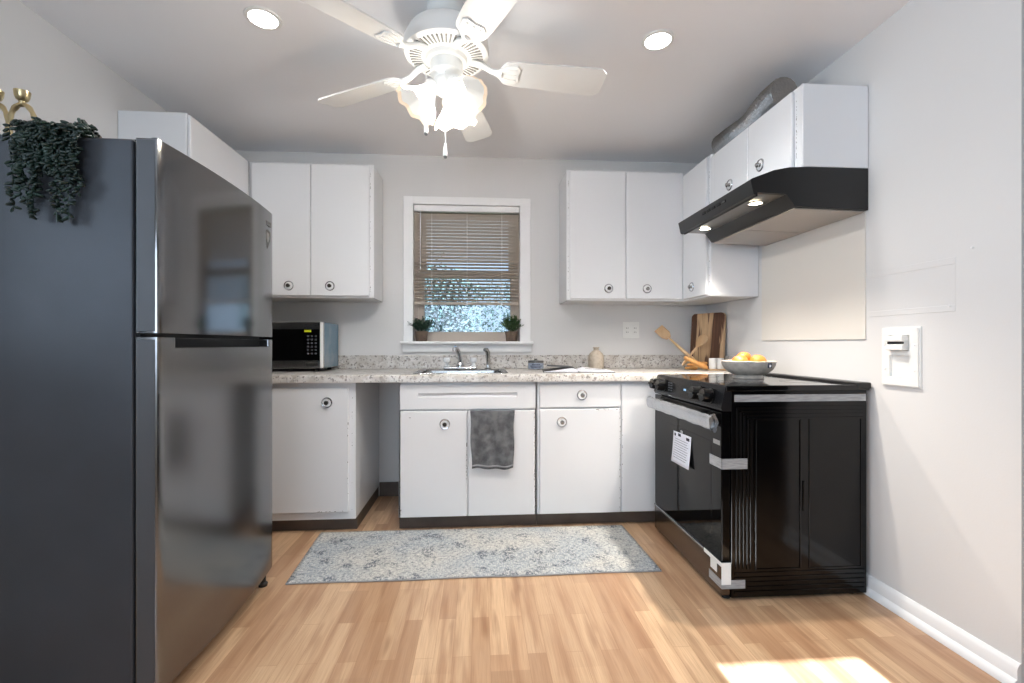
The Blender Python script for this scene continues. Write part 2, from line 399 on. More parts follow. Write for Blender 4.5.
b.box(XL-.08, XL-.03, LW[0], LW[1], z0, z0+.05); b.box(XL-.08, XL-.03, LW[0], LW[1], z1-.05, z1)
w2 = struct(b.build('window_2', 'trim'))
MB().box(XL-.056, XL-.052, LW[0]+.04, LW[1]-.04, z0+.04, z1-.04).build('pane', 'glass', w2)
b = MB(); b.box(RD[0], RD[0]+.04, YR-.08, YR-.03, RD[2], RD[3]); b.box(RD[1]-.04, RD[1], YR-.08, YR-.03, RD[2], RD[3])
b.box(RD[0], RD[1], YR-.08, YR-.03, RD[2], RD[2]+.06); b.box(RD[0], RD[1], YR-.08, YR-.03, RD[3]-.05, RD[3])
d2 = struct(b.build('door_1', 'trim')); MB().box(RD[0]+.03, RD[1]-.03, YR-.056, YR-.052, RD[2]+.05, RD[3]-.04).build('pane', 'glass', d2)
# baseboards
prof = [(0, 0), (-.028, 0), (-.028, .012), (-.022, .024), (-.014, .03), (-.014, .062), (-.010, .072), (-.004, .08), (0, .08)]
b = MB(); b.prism([(XR+x, z) for x, z in prof], 'Y', 1.354, YB)
b.prism([(XR+x, z) for x, z in prof], 'Y', YR, .45)
struct(b.build('baseboard_right', 'trim'), 'white moulded baseboard along the right wall', 'baseboard')
struct(MB().box(-.71, -.468, YB-.012, YB, 0, .1, .003).build('baseboard_back', 'toe'), 'dark brown vinyl baseboard in the gap between cabinets', 'baseboard')
struct(MB().prism([(XL-x, z) for x, z in prof], 'Y', YR, YB-.7).build('baseboard_left', 'trim'))
# patched drywall area on the right wall
b = MB(); b.box(XR-.0018, XR, 1.558, 1.93, 1.205, 1.228, .0008, 1); b.box(XR-.0018, XR, 1.558, 1.93, 1.375, 1.40, .0008, 1); b.box(XR-.0012, XR, 1.556, 1.566, 1.205, 1.40, .0005, 1)
struct(b.build('trim_1', 'wall'), 'faint patched drywall seams on the right wall', 'wall patch')

# ------------------------------------------------------------------ kitchen window
w = MB()
cy0 = YB-.02
def casing(b, x0, x1, z0, z1, y0, y1): b.box(x0, x1, y0, y1, z0, z1, .004)
casing(w, -.540, WX0, 1.107, 2.148, cy0, YB); casing(w, WX1, .374, 1.107, 2.148, cy0, YB); casing(w, WX0-.001, WX1+.001, WZ1, 2.148, cy0+.001, YB)
w.box(-.557, .393, YB-.065, YB+.06, 1.088, 1.107, .006)                       # stool
w.prism([(YB, 1.03), (YB-.016, 1.03), (YB-.022, 1.045), (YB-.024, 1.075), (YB-.034, 1.088), (YB, 1.088)], 'X', -.545, .381)   # apron
win = struct(w.build('window_1', 'trim'), 'white trimmed double hung window above the sink', 'window')
b = MB(); y0, y1 = YB+.055, YB+.10
b.box(WX0, WX0+.03, YB+.04, YB+.13, WZ0, WZ1); b.box(WX1-.03, WX1, YB+.04, YB+.13, WZ0, WZ1); b.box(WX0, WX1, YB+.04, YB+.13, WZ1-.03, WZ1)
b.box(WX0+.02, -.401, y0, y1, WZ0, 1.61, .003); b.box(.232, WX1-.02, y0, y1, WZ0, 1.61, .003)
b.box(-.41, .24, y0, y1, WZ0, 1.178, .003); b.box(-.42, .25, y0-.01, y1+.02, 1.575, 1.62, .003)
b.box(WX0+.02, -.39, y1, y1+.03, 1.6, WZ1); b.box(.222, WX1-.02, y1, y1+.03, 1.6, WZ1); b.box(-.41, .24, y1, y1+.03, 2.02, WZ1)
b.build('sash_frame', 'sash', win)
MB().box(-.405, .237, y0+.02, y0+.024, 1.17, 1.58).build('pane', 'glass', win)
MB().box(-.395, .227, y1+.012, y1+.016, 1.6, 2.03).build('pane', 'glass', win)

bl = thing('window_blind', 'beige horizontal slat blind pulled two thirds down in the kitchen window', 'blind', (-.087, YB+.015, 1.372))
b = MB(); b.box(WX0+.004, WX1-.004, YB-.012, YB+.03, 2.045, 2.088, .004); b.build('headrail', 'trim', bl)
b = MB(); zs = 1.40; n = 27; sp = (2.04-1.40)/n
for i in range(n):
    z = 1.405+sp*i; tl = R(46 if i > 11 else 27); hw = .0125
    dy, dz = hw*cos(tl), hw*sin(tl)
    P = [(-dy, dz), (-dy*.4, dz*.4+.0014), (dy*.4, -dz*.4+.0014), (dy, -dz), (dy*.4, -dz*.4+.0008), (-dy*.4, dz*.4+.0008)]
    b.prism([(YB+.014+a, z+c) for a, c in P], 'X', WX0+.008, WX1-.008)
b.build('slats', 'slat', bl)
MB().box(WX0+.008, WX1-.008, YB+.001, YB+.027, 1.372, 1.392, .003).build('bottom_rail', 'slat', bl)
b = MB()
for x in (-.34, -.087, .166):
    b.tube([(x, YB+.0005, 2.05), (x, YB+.0005, 1.38)], .0011, 5); b.box(x-.008, x+.008, YB-.0025, YB+.0005, 1.374, 1.388)
b.build('ladder_cord', 'trim', bl)
MB().tube([(WX0+.05, YB-.006, 2.05), (WX0+.05, YB-.008, 1.62)], .0035, 6).build('tilt_wand', 'clearplastic', bl)

# ------------------------------------------------------------------ cabinets
# local frame of a cabinet: x along its front, y from the front (0) to the back, z up from its bottom
def knob(parent, x, z, y, dark=False):
    b = MB(); c = (x, y, z); d = (0, -1, 0)
    b.lathe([(.031, 0), (.031, .003), (.028, .007), (.025, .0065), (.0235, .004)], c, d, 28)
    b.mi = 1; b.lathe([(.0235, .004), (.020, .0025), (.010, .003)], c, d, 28)
    b.mi = 2; b.lathe([(.010, .003), (.0075, .010), (.0115, .014), (.0125, .019), (.010, .023), (0, .024)], c, d, 20)
    o = b.build('knob', ['chrome', 'trim', 'knobdark' if dark else 'steel'], parent, local=True)
    o['label'] = 'round metal knob on a white dished plate'; return o
def panel(b, x0, x1, z0, z1, t=.018, y=0.0, bev=.006): b.box(x0, x1, y-t, y, z0, z1, bev, 3)
def chips(b, pts, mi=1):
    old = b.mi; b.mi = mi
    for x, y, z, w, h in pts: b.box(x-w/2, x+w/2, y-.0006, y+.002, z-h/2, z+h/2)
    b.mi = old
def vchips(x, z0, z1, n, y, seed, w=.004):
    rr = random.Random(seed); return [(x+rr.uniform(-.002, .002), y, rr.uniform(z0, z1), w*rr.uniform(.25, .7), rr.uniform(.002, .009)) for _ in range(n)]
def hchips(x0, x1, z, n, y, seed):
    rr = random.Random(seed); return [(rr.uniform(x0, x1), y, z+rr.uniform(-.002, .002), rr.uniform(.003, .013), .004*rr.uniform(.4, .9)) for _ in range(n)]
def wall_cabinet(label, loc, rz, w, d, h, doors, knobs, seed=1, chipx=None, top=True):
    t = thing('wall_cabinet', label, 'cabinet', loc, rz, 'white metal wall cabinets')
    b = MB(); b.box(0, w, 0, d, 0, h, .006, 3)
    if chipx is not None: chips(b, vchips(chipx, .02, h-.05, 26, 0, seed, .0035))
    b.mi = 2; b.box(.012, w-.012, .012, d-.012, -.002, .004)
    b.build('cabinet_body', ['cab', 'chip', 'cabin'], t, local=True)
    for (x0, x1), k in zip(doors, knobs):
        b = MB(); panel(b, x0, x1, .012, h-.012); dr = b.build('door', 'cab', t, local=True)
        if k: knob(dr, k[0], k[1], -.018, k[2] if len(k) > 2 else False)
    return t
PI2 = pi/2
# above the refrigerator, on the left wall (faces +X)
wall_cabinet('white wall cabinet on the left wall, high behind the refrigerator', (-1.478, 2.478, 1.387), PI2, YB-2.478, .333-.001, .875, [(.004, .60)], [(.53, .07)])
# back wall, left of the window
wall_cabinet('white two door wall cabinet left of the window, above the microwave', (-1.477, 3.113, 1.387), 0, .791, YB-3.113, .875, [(.022, .392), (.396, .764)], [(.258, .076, True), (.516, .076, True)], 3, .7685)
# back wall, right of the window
wall_cabinet('white two door wall cabinet right of the window, above the outlet plate', (.587, 3.113, 1.38), 0, .811, YB-3.113, .885, [(.021, .402), (.406, .806)], [(.284, .082, True), (.549, .082)], 5, .0135)
# corner cabinet on the right wall (faces -X): local x runs towards the camera
wall_cabinet('white narrow corner wall cabinet just left of the range hood', (1.398, 3.404, 1.377), -PI2, 3.404-2.735, XR-1.399, .862, [(.318, .645)], [(.455, .082)], 6, .652)
wall_cabinet('short white two door cabinet directly above the range hood', (1.398, 2.734, 1.857), -PI2, 2.734-1.93, XR-1.399, .362, [(.075, .416), (.42, .754)], [(.247, .108), (.528, .11)], 8, .765)

FY, BZ, BT = 2.763, .075, .866
def base_cabinet(label, x0, x1, kick0, kick1):
    t = thing('base_cabinet', label, 'cabinet', (x0, FY, 0), 0, 'white metal base cabinets')
    w = x1-x0
    b = MB(); b.box(0, w, 0, YB-FY-.002, BZ, BT, .004, 2); return t, b
# left base cabinet
t, b = base_cabinet('white base cabinet under the microwave, beside the open gap', XL+.001, -.712, 0, 0)
w = -.712-XL-.001; ox = -(XL+.001)
chips(b, vchips(-.732+ox, .12, .8, 9, 0, 11)); b.build('cabinet_body', ['cab', 'chip'], t, local=True)
MB().box(0, w-.004, .045, YB-FY-.003, 0, .095).build('toe_kick', 'toe', t, local=True)
b = MB(); panel(b, -1.19+ox, -.748+ox, .12, .836); chips(b, hchips(-.92+ox, -.78+ox, .127, 9, -.018, 12)+vchips(-.752+ox, .15, .75, 10, -.018, 13))
dr = b.build('door', ['cab', 'chip'], t, local=True); knob(dr, -.869+ox, .752, -.018, True)
b = MB(); panel(b, -1.66+ox, -1.196+ox, .12, .836); b.build('door', 'cab', t, local=True)
# sink base
t, b = base_cabinet('white sink base cabinet with the grey towel on its right door', -.468, .343, 0, 0); ox = .468
b.bm.free(); b = MB(); w = .811; D = YB-FY-.002
b.box(0, .016, 0, D, BZ, BT, .003); b.box(w-.016, w, 0, D, BZ, BT, .003); b.box(0, w, 0, D, BZ, BZ+.016, .003); b.box(0, w, D-.012, D, BZ, BT, .003); b.box(0, w, 0, .012, BZ, BT, .003)
chips(b, vchips(.338+ox, .1, .7, 16, 0, 21)+vchips(-.463+ox, .09, .3, 8, 0, 22)); b.build('cabinet_body', ['cab', 'chip'], t, local=True)
MB().box(.0, .811, .035, .5, 0, .08).build('toe_kick', 'toe', t, local=True)
b = MB(); x0, x1 = -.457+ox, .333+ox; sx0, sx1 = -.353+ox, .224+ox
# drawer front with a long tapered finger scoop
b.box(x0, sx0, -.018, 0, .708, .85); b.box(sx1, x1, -.018, 0, .708, .85); b.box(sx0, sx1, -.018, 0, .803, .85); b.box(sx0, sx1, -.018, 0, .708, .775)
b.box(sx0-.004, sx1+.004, -.006, 0, .77, .81)
b.prism([(-.0178, .8035), (-.006, .8035), (-.006, .797)], 'X', sx0-.003, sx1+.003); b.prism([(-.0176, .7755), (-.006, .7755), (-.0045, .788)], 'X', sx0-.003, sx1+.003)
b.build('drawer_front', 'cab', t, local=True)
b = MB(); panel(b, x0, -.070+ox, .08, .698); chips(b, [(-.072+ox, -.018, .5, .004, .02), (-.4+ox, -.018, .66, .01, .003)]+vchips(-.073+ox, .28, .5, 12, -.018, 23, .005)+vchips(-.452+ox, .09, .14, 3, -.018, 20))
dr = b.build('door', ['cab', 'chip'], t, local=True); knob(dr, -.199+ox, .621, -.018, True)
b = MB(); panel(b, -.064+ox, .331+ox, .08, .698); chips(b, vchips(.326+ox, .09, .68, 30, -.018, 24)); b.build('door', ['cab', 'chip'], t, local=True)
# drawer base and blind corner
t, b = base_cabinet('white base cabinet with one drawer and one door, left of the range', .345, XR-.001, 0, 0); ox = -.345
b.build('cabinet_body', ['cab', 'chip'], t, local=True)
MB().box(0, 1.2, .035, .5, 0, .08).build('toe_kick', 'toe', t, local=True)
b = MB(); panel(b, .358+ox, .847+ox, .709, .851); dr = b.build('drawer', 'cab', t, local=True); knob(dr, .611+ox, .784, -.018)
b = MB(); panel(b, .358+ox, .847+ox, .08, .702); chips(b, vchips(.842+ox, .1, .69, 22, -.018, 31)+hchips(.7+ox, .845+ox, .697, 9, -.018, 32)); dr = b.build('door', ['cab', 'chip'], t, local=True); knob(dr, .490+ox, .625, -.018)
b = MB(); panel(b, .853+ox, 1.30+ox, .08, .851, .016); chips(b, vchips(.857+ox, .1, .7, 7, -.016, 33)); b.build('filler_panel', ['cab', 'chip'], t, local=True)

# ------------------------------------------------------------------ worktop and sink
CT, CB, CF = .911, .867, 2.722
ct = thing('countertop', 'long speckled grey and beige laminate worktop under the window', 'countertop', (-.05, 3.06, CB))
SX0, SX1, SY0, SY1 = -.385, .165, 2.80, 3.28
def topprof(y0, y1):
    return [(y0+.0, CB), (y0, CT-.012), (y0+.003, CT-.005), (y0+.009, CT-.001), (y0+.015, CT), (y1, CT), (y1, CB)]
b = MB()
b.prism(topprof(CF, YB-.001), 'X', XL+.001, SX0); b.prism(topprof(CF, YB-.001), 'X', SX1, XR-.001)
b.prism(topprof(CF, SY0), 'X', SX0, SX1); b.box(SX0, SX1, SY1, YB-.001, CB, CT)
b.build('worktop', 'granite', ct)
b = MB(); b.box(XL+.001, XR-.001, YB-.022, YB-.001, CT, 1.008, .004); b.box(XR-.021, XR-.001, 2.76, YB-.022, CT, 1.008, .004)
b.build('backsplash', 'granite', ct)
sk = thing('kitchen_sink', 'stainless steel drop in sink set in the worktop under the window', 'sink', (-.11, 3.04, CT))
b = MB()
def rrect(x0, x1, y0, y1, r, n=5):
    out = []
    for cx, cy, a in ((x1-r, y1-r, 0), (x0+r, y1-r, 90), (x0+r, y0+r, 180), (x1-r, y0+r, 270)):
        for i in range(n+1):
            t_ = R(a+90*i/n); out.append((cx+r*cos(t_), cy+r*sin(t_)))
    return out
loops = []
for (gx, gy0, gy1, r, z) in ((.012, .012, .012, .05, CT+.0005), (.010, .010, .010, .05, CT+.004), (-.014, -.014, -.09, .05, CT+.004), (-.022, -.022, -.098, .05, CT-.004), (-.036, -.036, -.112, .06, CT-.15), (-.06, -.06, -.135, .06, CT-.165)):
    loops.append([b.bm.verts.new((x, y, z)) for x, y in rrect(SX0-gx, SX1+gx, SY0-gy0, SY1+gy1, r)])
for A, B in zip(loops, loops[1:]):
    for i in range(len(A)): b.bm.faces.new((A[i], A[(i+1) % len(A)], B[(i+1) % len(A)], B[i]))
b.bm.faces.new(loops[-1]); b.build('basin', 'steel', sk)
b = MB(); b.lathe([(0, .001), (.03, .001), (.042, .004), (.046, .001)], (-.11, 3.0, CT-.165), (0, 0, 1), 20); b.build('drain', 'darkchrome', sk)
fy = 3.245
fc = thing('kitchen_faucet', 'chrome two handle faucet at the back of the sink', 'faucet', (-.13, fy, CT+.004))
b = MB(); b.box(-.245, -.015, fy-.028, fy+.028, CT+.004, CT+.022, .008, 3); b.lathe([(.03, 0), (.03, .012), (.022, .03), (0, .03)], (-.13, fy, CT+.02)); b.build('base_plate', 'chrome', fc)
b = MB(); b.tube([(-.13, fy, CT+.04), (-.13, fy-.004, CT+.075), (-.140, fy-.05, CT+.125), (-.150, fy-.10, CT+.15), (-.157, fy-.14, CT+.153), (-.160, fy-.158, CT+.145), (-.161, fy-.160, CT+.13)], [.015, .0145, .014, .013, .013, .0135, .014], 12); b.build('spout', 'chrome', fc)
for x in (-.222, -.038):
    b = MB(); b.lathe([(.02, 0), (.02, .008), (.012, .014), (.012, .03), (.022, .034), (.024, .052), (.018, .064), (0, .066)], (x, fy, CT+.02), (0, 0, 1), 12); b.build('handle', 'clearplastic', fc)
sp_ = thing('sink_sprayer', 'grey side sprayer standing right of the faucet', 'sprayer', (.062, fy, CT+.004))
b = MB(); b.lathe([(.024, 0), (.024, .006), (.016, .012), (.014, .03), (0, .03)], (.062, fy, CT+.004)); b.build('base', 'chrome', sp_)
b = MB(); b.tube([(.062, fy, CT+.03), (.062, fy, CT+.08), (.060, fy-.005, CT+.12), (.052, fy-.016, CT+.136), (.036, fy-.03, CT+.138)], [.012, .0135, .017, .016, .012], 12); b.build('spray_head', 'steel', sp_)

# ------------------------------------------------------------------ refrigerator (local frame: front faces +x, near side at y=-.4)
fr = thing('refrigerator', 'tall stainless top freezer refrigerator standing against the left wall', 'refrigerator', (-.9402-.30, 1.82, 0), R(1.18))
FX = .30; HW = .40; FT = 1.684
b = MB(); b.box(-.53, FX-.066, -HW, HW, .035, FT-.002, .008, 3); b.build('cabinet_shell', 'fridge_side', fr, local=True)
b = MB(); b.box(FX-.068, FX-.054, -HW+.012, HW-.012, .06, FT-.012); b.build('gasket', 'dark', fr, local=True)
SAG = .021
def bow(y): return FX + SAG*(1-(y/HW)**2)
def plan(y0, y1, back, n=28, r=.005, depth=None):
    pts = []
    for i in range(n+1):
        y = y0+(y1-y0)*i/n; x = bow(y) if depth is None else depth
        if i == 0: pts += [(back, y0), (x-r, y0), (x-r*.3, y0+r*.3)]; y = y0+r
        if i == n: pts += [(x-.0004, y1-r), (x-r*.3, y1-r*.3), (x-r, y1), (back, y1)]; continue
        pts.append((x, y))
    return pts
def fdoor(z0, z1, name, notch):
    b = MB(); t0 = FX-.058
    if notch:
        nz = .032
        b.prism(plan(-HW, HW, t0), 'Z', z0, z1-nz)
        b.prism(plan(-HW, -HW+.075, t0, 4), 'Z', z1-nz, z1); b.prism(plan(HW-.055, HW, t0, 4), 'Z', z1-nz, z1); b.prism([(t0, -HW+.07), (t0+.022, -HW+.07), (t0+.022, HW-.05), (t0, HW-.05)], 'Z', z1-nz, z1)
    else: b.prism(plan(-HW, HW, t0), 'Z', z0, z1)
    return b.build(name, 'fridge_door_low' if notch else 'fridge_door', fr, local=True, smooth=25)
d_lo = fdoor(.066, 1.107, 'refrigerator_door', True); d_up = fdoor(1.119, FT, 'freezer_door', False)
b = MB(); b.box(FX-.0365, FX-.034, -HW+.076, HW-.056, 1.0755, 1.106); b.box(FX-.036, FX+.003, -HW+.076, HW-.056, 1.0752, 1.0765); b.box(FX-.036, FX-.002, -HW+.0752, -HW+.0765, 1.0755, 1.106); b.box(FX-.036, FX-.002, HW-.0565, HW-.0552, 1.0755, 1.106); b.build('handle_pocket', 'dark', d_lo, local=True)
for d_, z0, z1 in ((d_lo, .06, 1.10), (d_up, 1.124, FT-.004)):
    b = MB(); b.box(FX-.056, FX-.006, -HW-.0012, -HW+.001, z0, z1, .0008, 1); b.build('door_end_cap', 'endcap', d_, local=True)
b = MB(); b.box(FX-.13, FX-.02, -HW+.02, -HW+.08, FT-.003, FT+.004, .003); b.box(FX-.018, FX-.004, -HW+.004, -HW+.06, FT, FT+.004, .001); b.build('hinge_cover', 'blackmatte', fr, local=True)
for y in (-HW+.06, HW-.05):
    b = MB(); b.lathe([(0, 0), (.018, 0), (.02, .012), (.012, .02), (.012, .07), (0, .07)], (FX-.022, y, 0)); b.build('foot', 'dark', fr, local=True)
for y in (-HW+.06, HW-.05):
    b = MB(); b.cyl((-.46, y-.015, .02), (-.46, y+.015, .02), .02); b.build('roller', 'dark', fr, local=True)
MB().box(-.5, FX-.09, -HW+.02, HW-.02, .02, .05).build('base_grille', 'dark', fr, local=True)
# emblem and lettering on the freezer door, far upper corner
b = MB(); ey, ez = .325, 1.560
b.prism([(ey-.026, ez+.03), (ey-.03, ez+.012), (ey-.024, ez-.012), (ey, ez-.048), (ey+.024, ez-.012), (ey+.03, ez+.012), (ey+.026, ez+.03), (ey, ez+.037)], 'X', FX, bow(ey)+.0016)
b.mi = 1; b.prism([(ey-.012, ez+.022), (ey-.014, ez-.004), (ey, ez-.026), (ey+.014, ez-.004), (ey+.012, ez+.022)], 'X', FX+.001, bow(ey)+.0026)
b.build('emblem', ['darkchrome', 'chrome'], d_up, local=True)
b = MB()
for i, ww in enumerate((.012, .009, .012, .010, .013, .009)):
    b.box(FX, bow(ey)+.0022, ey-.04+i*.014, ey-.04+i*.014+ww*.8, 1.615, 1.634)
b.build('brand_mark', 'steel', d_up, local=True)

# ------------------------------------------------------------------ electric range (front faces -X)
rg = thing('electric_range', 'new black electric range with packing tape, standing against the right wall', 'range', (1.36, 2.29, 0))
RX0, RX1, RY0, RY1, RZ = 1.067, 1.676, 1.912, 2.668, .899
DX = 1.025
b = MB(); b.box(RX0, RX1, RY0, RY1, .009, RZ-.012, .003)
ys = RY0
def ridge(x0, x1, z0, z1, t=.004, bev=.0018): b.box(x0, x1, ys-t, ys+.001, z0, z1, bev, 2)
def frame(x0, x1, z0, z1, w=.006, t=.004):
    ridge(x0, x0+w, z0, z1, t); ridge(x1-w, x1, z0, z1, t); ridge(x0, x1, z0, z0+w, t); ridge(x0, x1, z1-w, z1, t)
for i in range(5): ridge(1.085+i*.016, 1.085+i*.016+.009, .13, .82-i*.012)
for i in range(5): ridge(1.08, 1.665, .026+i*.02, .026+i*.02+.011)
for i in range(4): ridge(1.085+i*.016, 1.66, .822-i*.016-.008, .822-i*.016)
frame(1.172, 1.376, .125, .768); frame(1.412, 1.650, .125, .768, .004, .003)
b.box(1.384, 1.394, ys-.005, ys+.001, .37, .50, .002)
b.build('body', 'black', rg)
b = MB(); b.box(RX0-.024, RX1+.012, RY0-.004, RY1+.004, RZ-.013, RZ+.012, .004, 3); b.build('cooktop', 'cookglass', rg)
b = MB()
for (x, y, r) in ((1.22, 2.1, .10), (1.22, 2.48, .085), (1.5, 2.1, .08), (1.5, 2.48, .10)):
    b = MB(); b.lathe([(r, .0), (r, .0004), (r-.004, .0004), (r-.004, 0)], (x, y, RZ+.012), (0, 0, 1), 40); b.build('burner_mark', 'btn', rg)
b = MB(); b.box(RX1-.045, RX1+.018, RY0-.006, RY1+.006, RZ-.006, RZ+.022, .006, 3); b.build('rear_trim', 'blackmatte', rg)
b = MB(); b.prism([(RX0-.026, RZ+.006), (RX0, RZ+.006), (RX0, .802), (DX+.004, .802), (DX-.004, .815)], 'Y', RY0-.002, RY1+.002); cp = b.build('control_panel', 'panelblack', rg)
pd = Vector((-.03, 0, -.19)).normalized(); 
nrm = Vector((-1, 0, .12)).normalized()
for y in (2.618, 2.528, 2.112, 2.008):
    b = MB(); c = Vector((DX+.004, y, .857)); b.lathe([(0, 0), (.034, 0), (.034, .006), (.0305, .008), (.029, .042), (.027, .046), (0, .046)], c, nrm, 24)
    b.box(-.005, .005, -.029, .029, .036, .053, .002, 2, Matrix.Translation(c) @ Vector((0, 0, 1)).rotation_difference(nrm).to_matrix().to_4x4())
    k = b.build('knob', 'black', rg)
b = MB(); b.box(-.0005, .0012, -.05, .05, -.012, .012, 0, 1, Matrix.Translation((DX+.0035, 2.27, .858)) @ Matrix.Rotation(R(5), 4, 'Y')); b.build('clock_window', 'glassblack', cp)
b = MB()
for i, yy in enumerate((2.262, 2.268, 2.276, 2.282)): b.box(-.0022, -.0012, yy-2.27-.0018, yy-2.27+.0018, -.005, .005, 0, 1, Matrix.Translation((DX+.0035, 2.27, .858)) @ Matrix.Rotation(R(5), 4, 'Y'))
b.build('clock_digits', 'display', cp)
b = MB()
for r_ in range(4):
    for c_ in range(2): b.box(DX-.0016, DX+.004, 2.425+c_*.03, 2.440+c_*.03, .836+r_*.013, .842+r_*.013)
b.build('touch_keys', 'btn', cp)
b = MB(); b.box(DX, RX0-.003, RY0+.003, RY1-.003, .16, .797, .004, 3); od = b.build('oven_door', 'glassblack', rg)
b = MB(); b.box(DX-.0008, DX+.002, RY0+.09, RY1-.09, .25, .66, .0005, 1); b.build('oven_window', 'glassblack', od)
hy0, hy1 = RY0-.002, RY1+.003
b = MB(); b.prism([(DX-.048, .728), (DX-.052, .735), (DX-.052, .766), (DX-.046, .776), (DX-.03, .778), (DX-.026, .770), (DX-.026, .732), (DX-.032, .727)], 'Y', hy0+.02, hy1-.02)
for y in (hy0+.06, hy1-.06): b.box(DX-.03, DX+.002, y-.02, y+.02, .737, .766, .003)
hd = b.build('handle', 'steel', od); hd['label'] = 'silver bar handle still in its plastic film'
b = MB(); rr = random.Random(4)
def filmf(u, v):
    y = hy0-.004+(hy1-hy0-.02)*u; a = v*2*pi
    w_ = 1+.03*sin(y*43+3*cos(a))+.02*sin(y*120+a*2)
    ex = (max(0, .03-u)*.7+max(0, u-.98)*.3)*(.6+.5*sin(a*5+1))
    return Vector((DX-.039+(.0175+ex*.25)*cos(a)*w_, y, .753+(.032+ex*.5)*sin(a)*w_))
b.grid(60, 14, filmf); b.build('plastic_film', 'film', od)
MB().box(DX-.001, DX+.001, RY0+.012, RY0+.07, .655, .675).build('badge', 'steel', od)
MB().box(DX-.004, RX0-.004, RY0+.001, RY1-.001, .151, .159, .001).build('door_trim', 'film', rg)
b = MB(); b.box(DX-.002, RX0-.003, RY0+.002, RY1-.002, .02, .15, .005, 3); b.build('storage_drawer', 'drawer', rg)
for x in (1.06, 1.62):
    for y in (RY0+.03, RY1-.03):
        b = MB(); b.lathe([(0, 0), (.018, 0), (.018, .008), (.009, .012), (.009, .04), (0, .04)], (x, y, 0)); b.build('foot', 'dark', rg)
def tapewrap(z0, z1, y1, x1, name='packing_tape', m='tape'):
    b = MB(); b.box(DX-.0035, DX-.0018, RY0-.0062, y1, z0, z1); b.box(DX-.0035, x1, RY0-.0062, RY0-.0048, z0, z1); return b.build(name, m, rg)
tapewrap(.558, .602, 2.01, 1.135); tapewrap(.052, .088, 2.015, 1.125)
b = MB(); b.box(DX-.0045, DX-.0035, 1.905, 2.06, .145, .163); b.box(DX-.0045, DX-.0035, 1.945, 2.0, .105, .147); b.box(DX-.0045, RX0-.005, RY0-.0072, RY0-.006, .07, .163); b.build('corner_guard', 'white', rg)
b = MB(); b.box(1.078, 1.668, RY0-.0052, RY0-.004, .842, .872); b.build('foam_strip', 'tape', rg)
# the instruction sheet hung on the oven door
sh = thing('instruction_sheet', 'white printed sheet taped to the oven door', 'paper', (DX-.006, 2.30, .465))
b = MB(); b.grid(6, 8, lambda u, v: Vector((DX-.003-.014*(1-v)**1.5, 2.395-.205*u, .475+.158*v+.004*u))); b.build('sheet', 'paper', sh, solid=.001)
b = MB()
for (u0, u1, v) in ((.08, .16, .9), (.3, .45, .93), (.75, .92, .9)): b.box(DX-.0055, DX-.0045, 2.395-.205*u1, 2.395-.205*u0, .475+.158*v-.006, .475+.158*v+.008)
for i in range(9):
    v = .78-.075*i; y0 = 2.395-.205*random.uniform(.8, .92); y1 = 2.395-.205*.1
    x = DX-.0038-.014*(1-v)**1.5; b.box(x-.0008, x, y0, y1, .475+.158*v, .4765+.158*v)
b.build('printing', 'ink', sh)
MB().box(DX-.0035, DX-.002, 2.285, 2.31, .615, .65).build('tape', 'tape', sh)

# ------------------------------------------------------------------ range hood
hd = thing('range_hood', 'black under cabinet range hood with two lit lamps above the range', 'range hood', (1.44, 2.31, 1.67))
HY0, HY1 = 1.932, 2.662
poly = [(1.70, 1.856), (1.43, 1.856), (1.34, 1.852), (1.27, 1.838), (1.21, 1.815), (1.172, 1.80), (1.164, 1.795), (1.178, 1.733), (1.19, 1.729), (1.196, 1.74), (1.325, 1.736), (1.365, 1.684), (1.70, 1.674)]
b = MB(); b.prism(poly, 'Y', HY0, HY1); b.build('shell', 'hood', hd)
b = MB(); b.prism([(1.20, 1.7385), (1.322, 1.7345), (1.322, 1.7335), (1.20, 1.7375)], 'Y', HY0+.012, HY1-.012); b.build('lamp_pan', 'pan', hd)
b = MB(); b.prism([(1.192, 1.727), (1.202, 1.727), (1.202, 1.742), (1.192, 1.742)], 'Y', HY0+.01, HY1-.01); b.build('vent_slot', 'dark', hd)
mid = 2.33
for y0, y1 in ((HY0+.015, mid-.004), (mid+.003, HY1-.015)):
    b = MB(); b.prism([(1.372, 1.6822), (1.69, 1.6728), (1.69, 1.668), (1.372, 1.6775)], 'Y', y0, y1); b.build('grease_filter', 'mesh', hd)
for y in (2.055, 2.53):
    b = MB(); b.lathe([(.036, .001), (.036, -.004), (.028, -.005), (.027, .0)], (1.262, y, 1.7335), (0, 0, 1), 24); lm = b.build('lamp', 'chrome', hd)
    b = MB(); b.lathe([(0, -.003), (.02, -.003), (.0275, -.001)], (1.262, y, 1.733), (0, 0, 1), 24); b.build('lamp_lens', 'hoodlamp', lm)
    l = light('hood_lamp_light', 'SPOT', (1.262, y, 1.722), 50, (1.0, .91, .80), (R(-5), R(13), 0), spot_size=R(128), spot_blend=1.0, shadow_soft_size=.022); l.parent = hd; l.location = Vector((1.262, y, 1.722))-hd.location
b = MB()
fn = Vector((-1, 0, -.22)).normalized()
for y in (2.36, 2.31, 2.26, 2.21, 2.16): b.box(1.166, 1.1735, y-.016, y+.016, 1.763, 1.775, .001, 1)
b.build('buttons', 'black', hd)

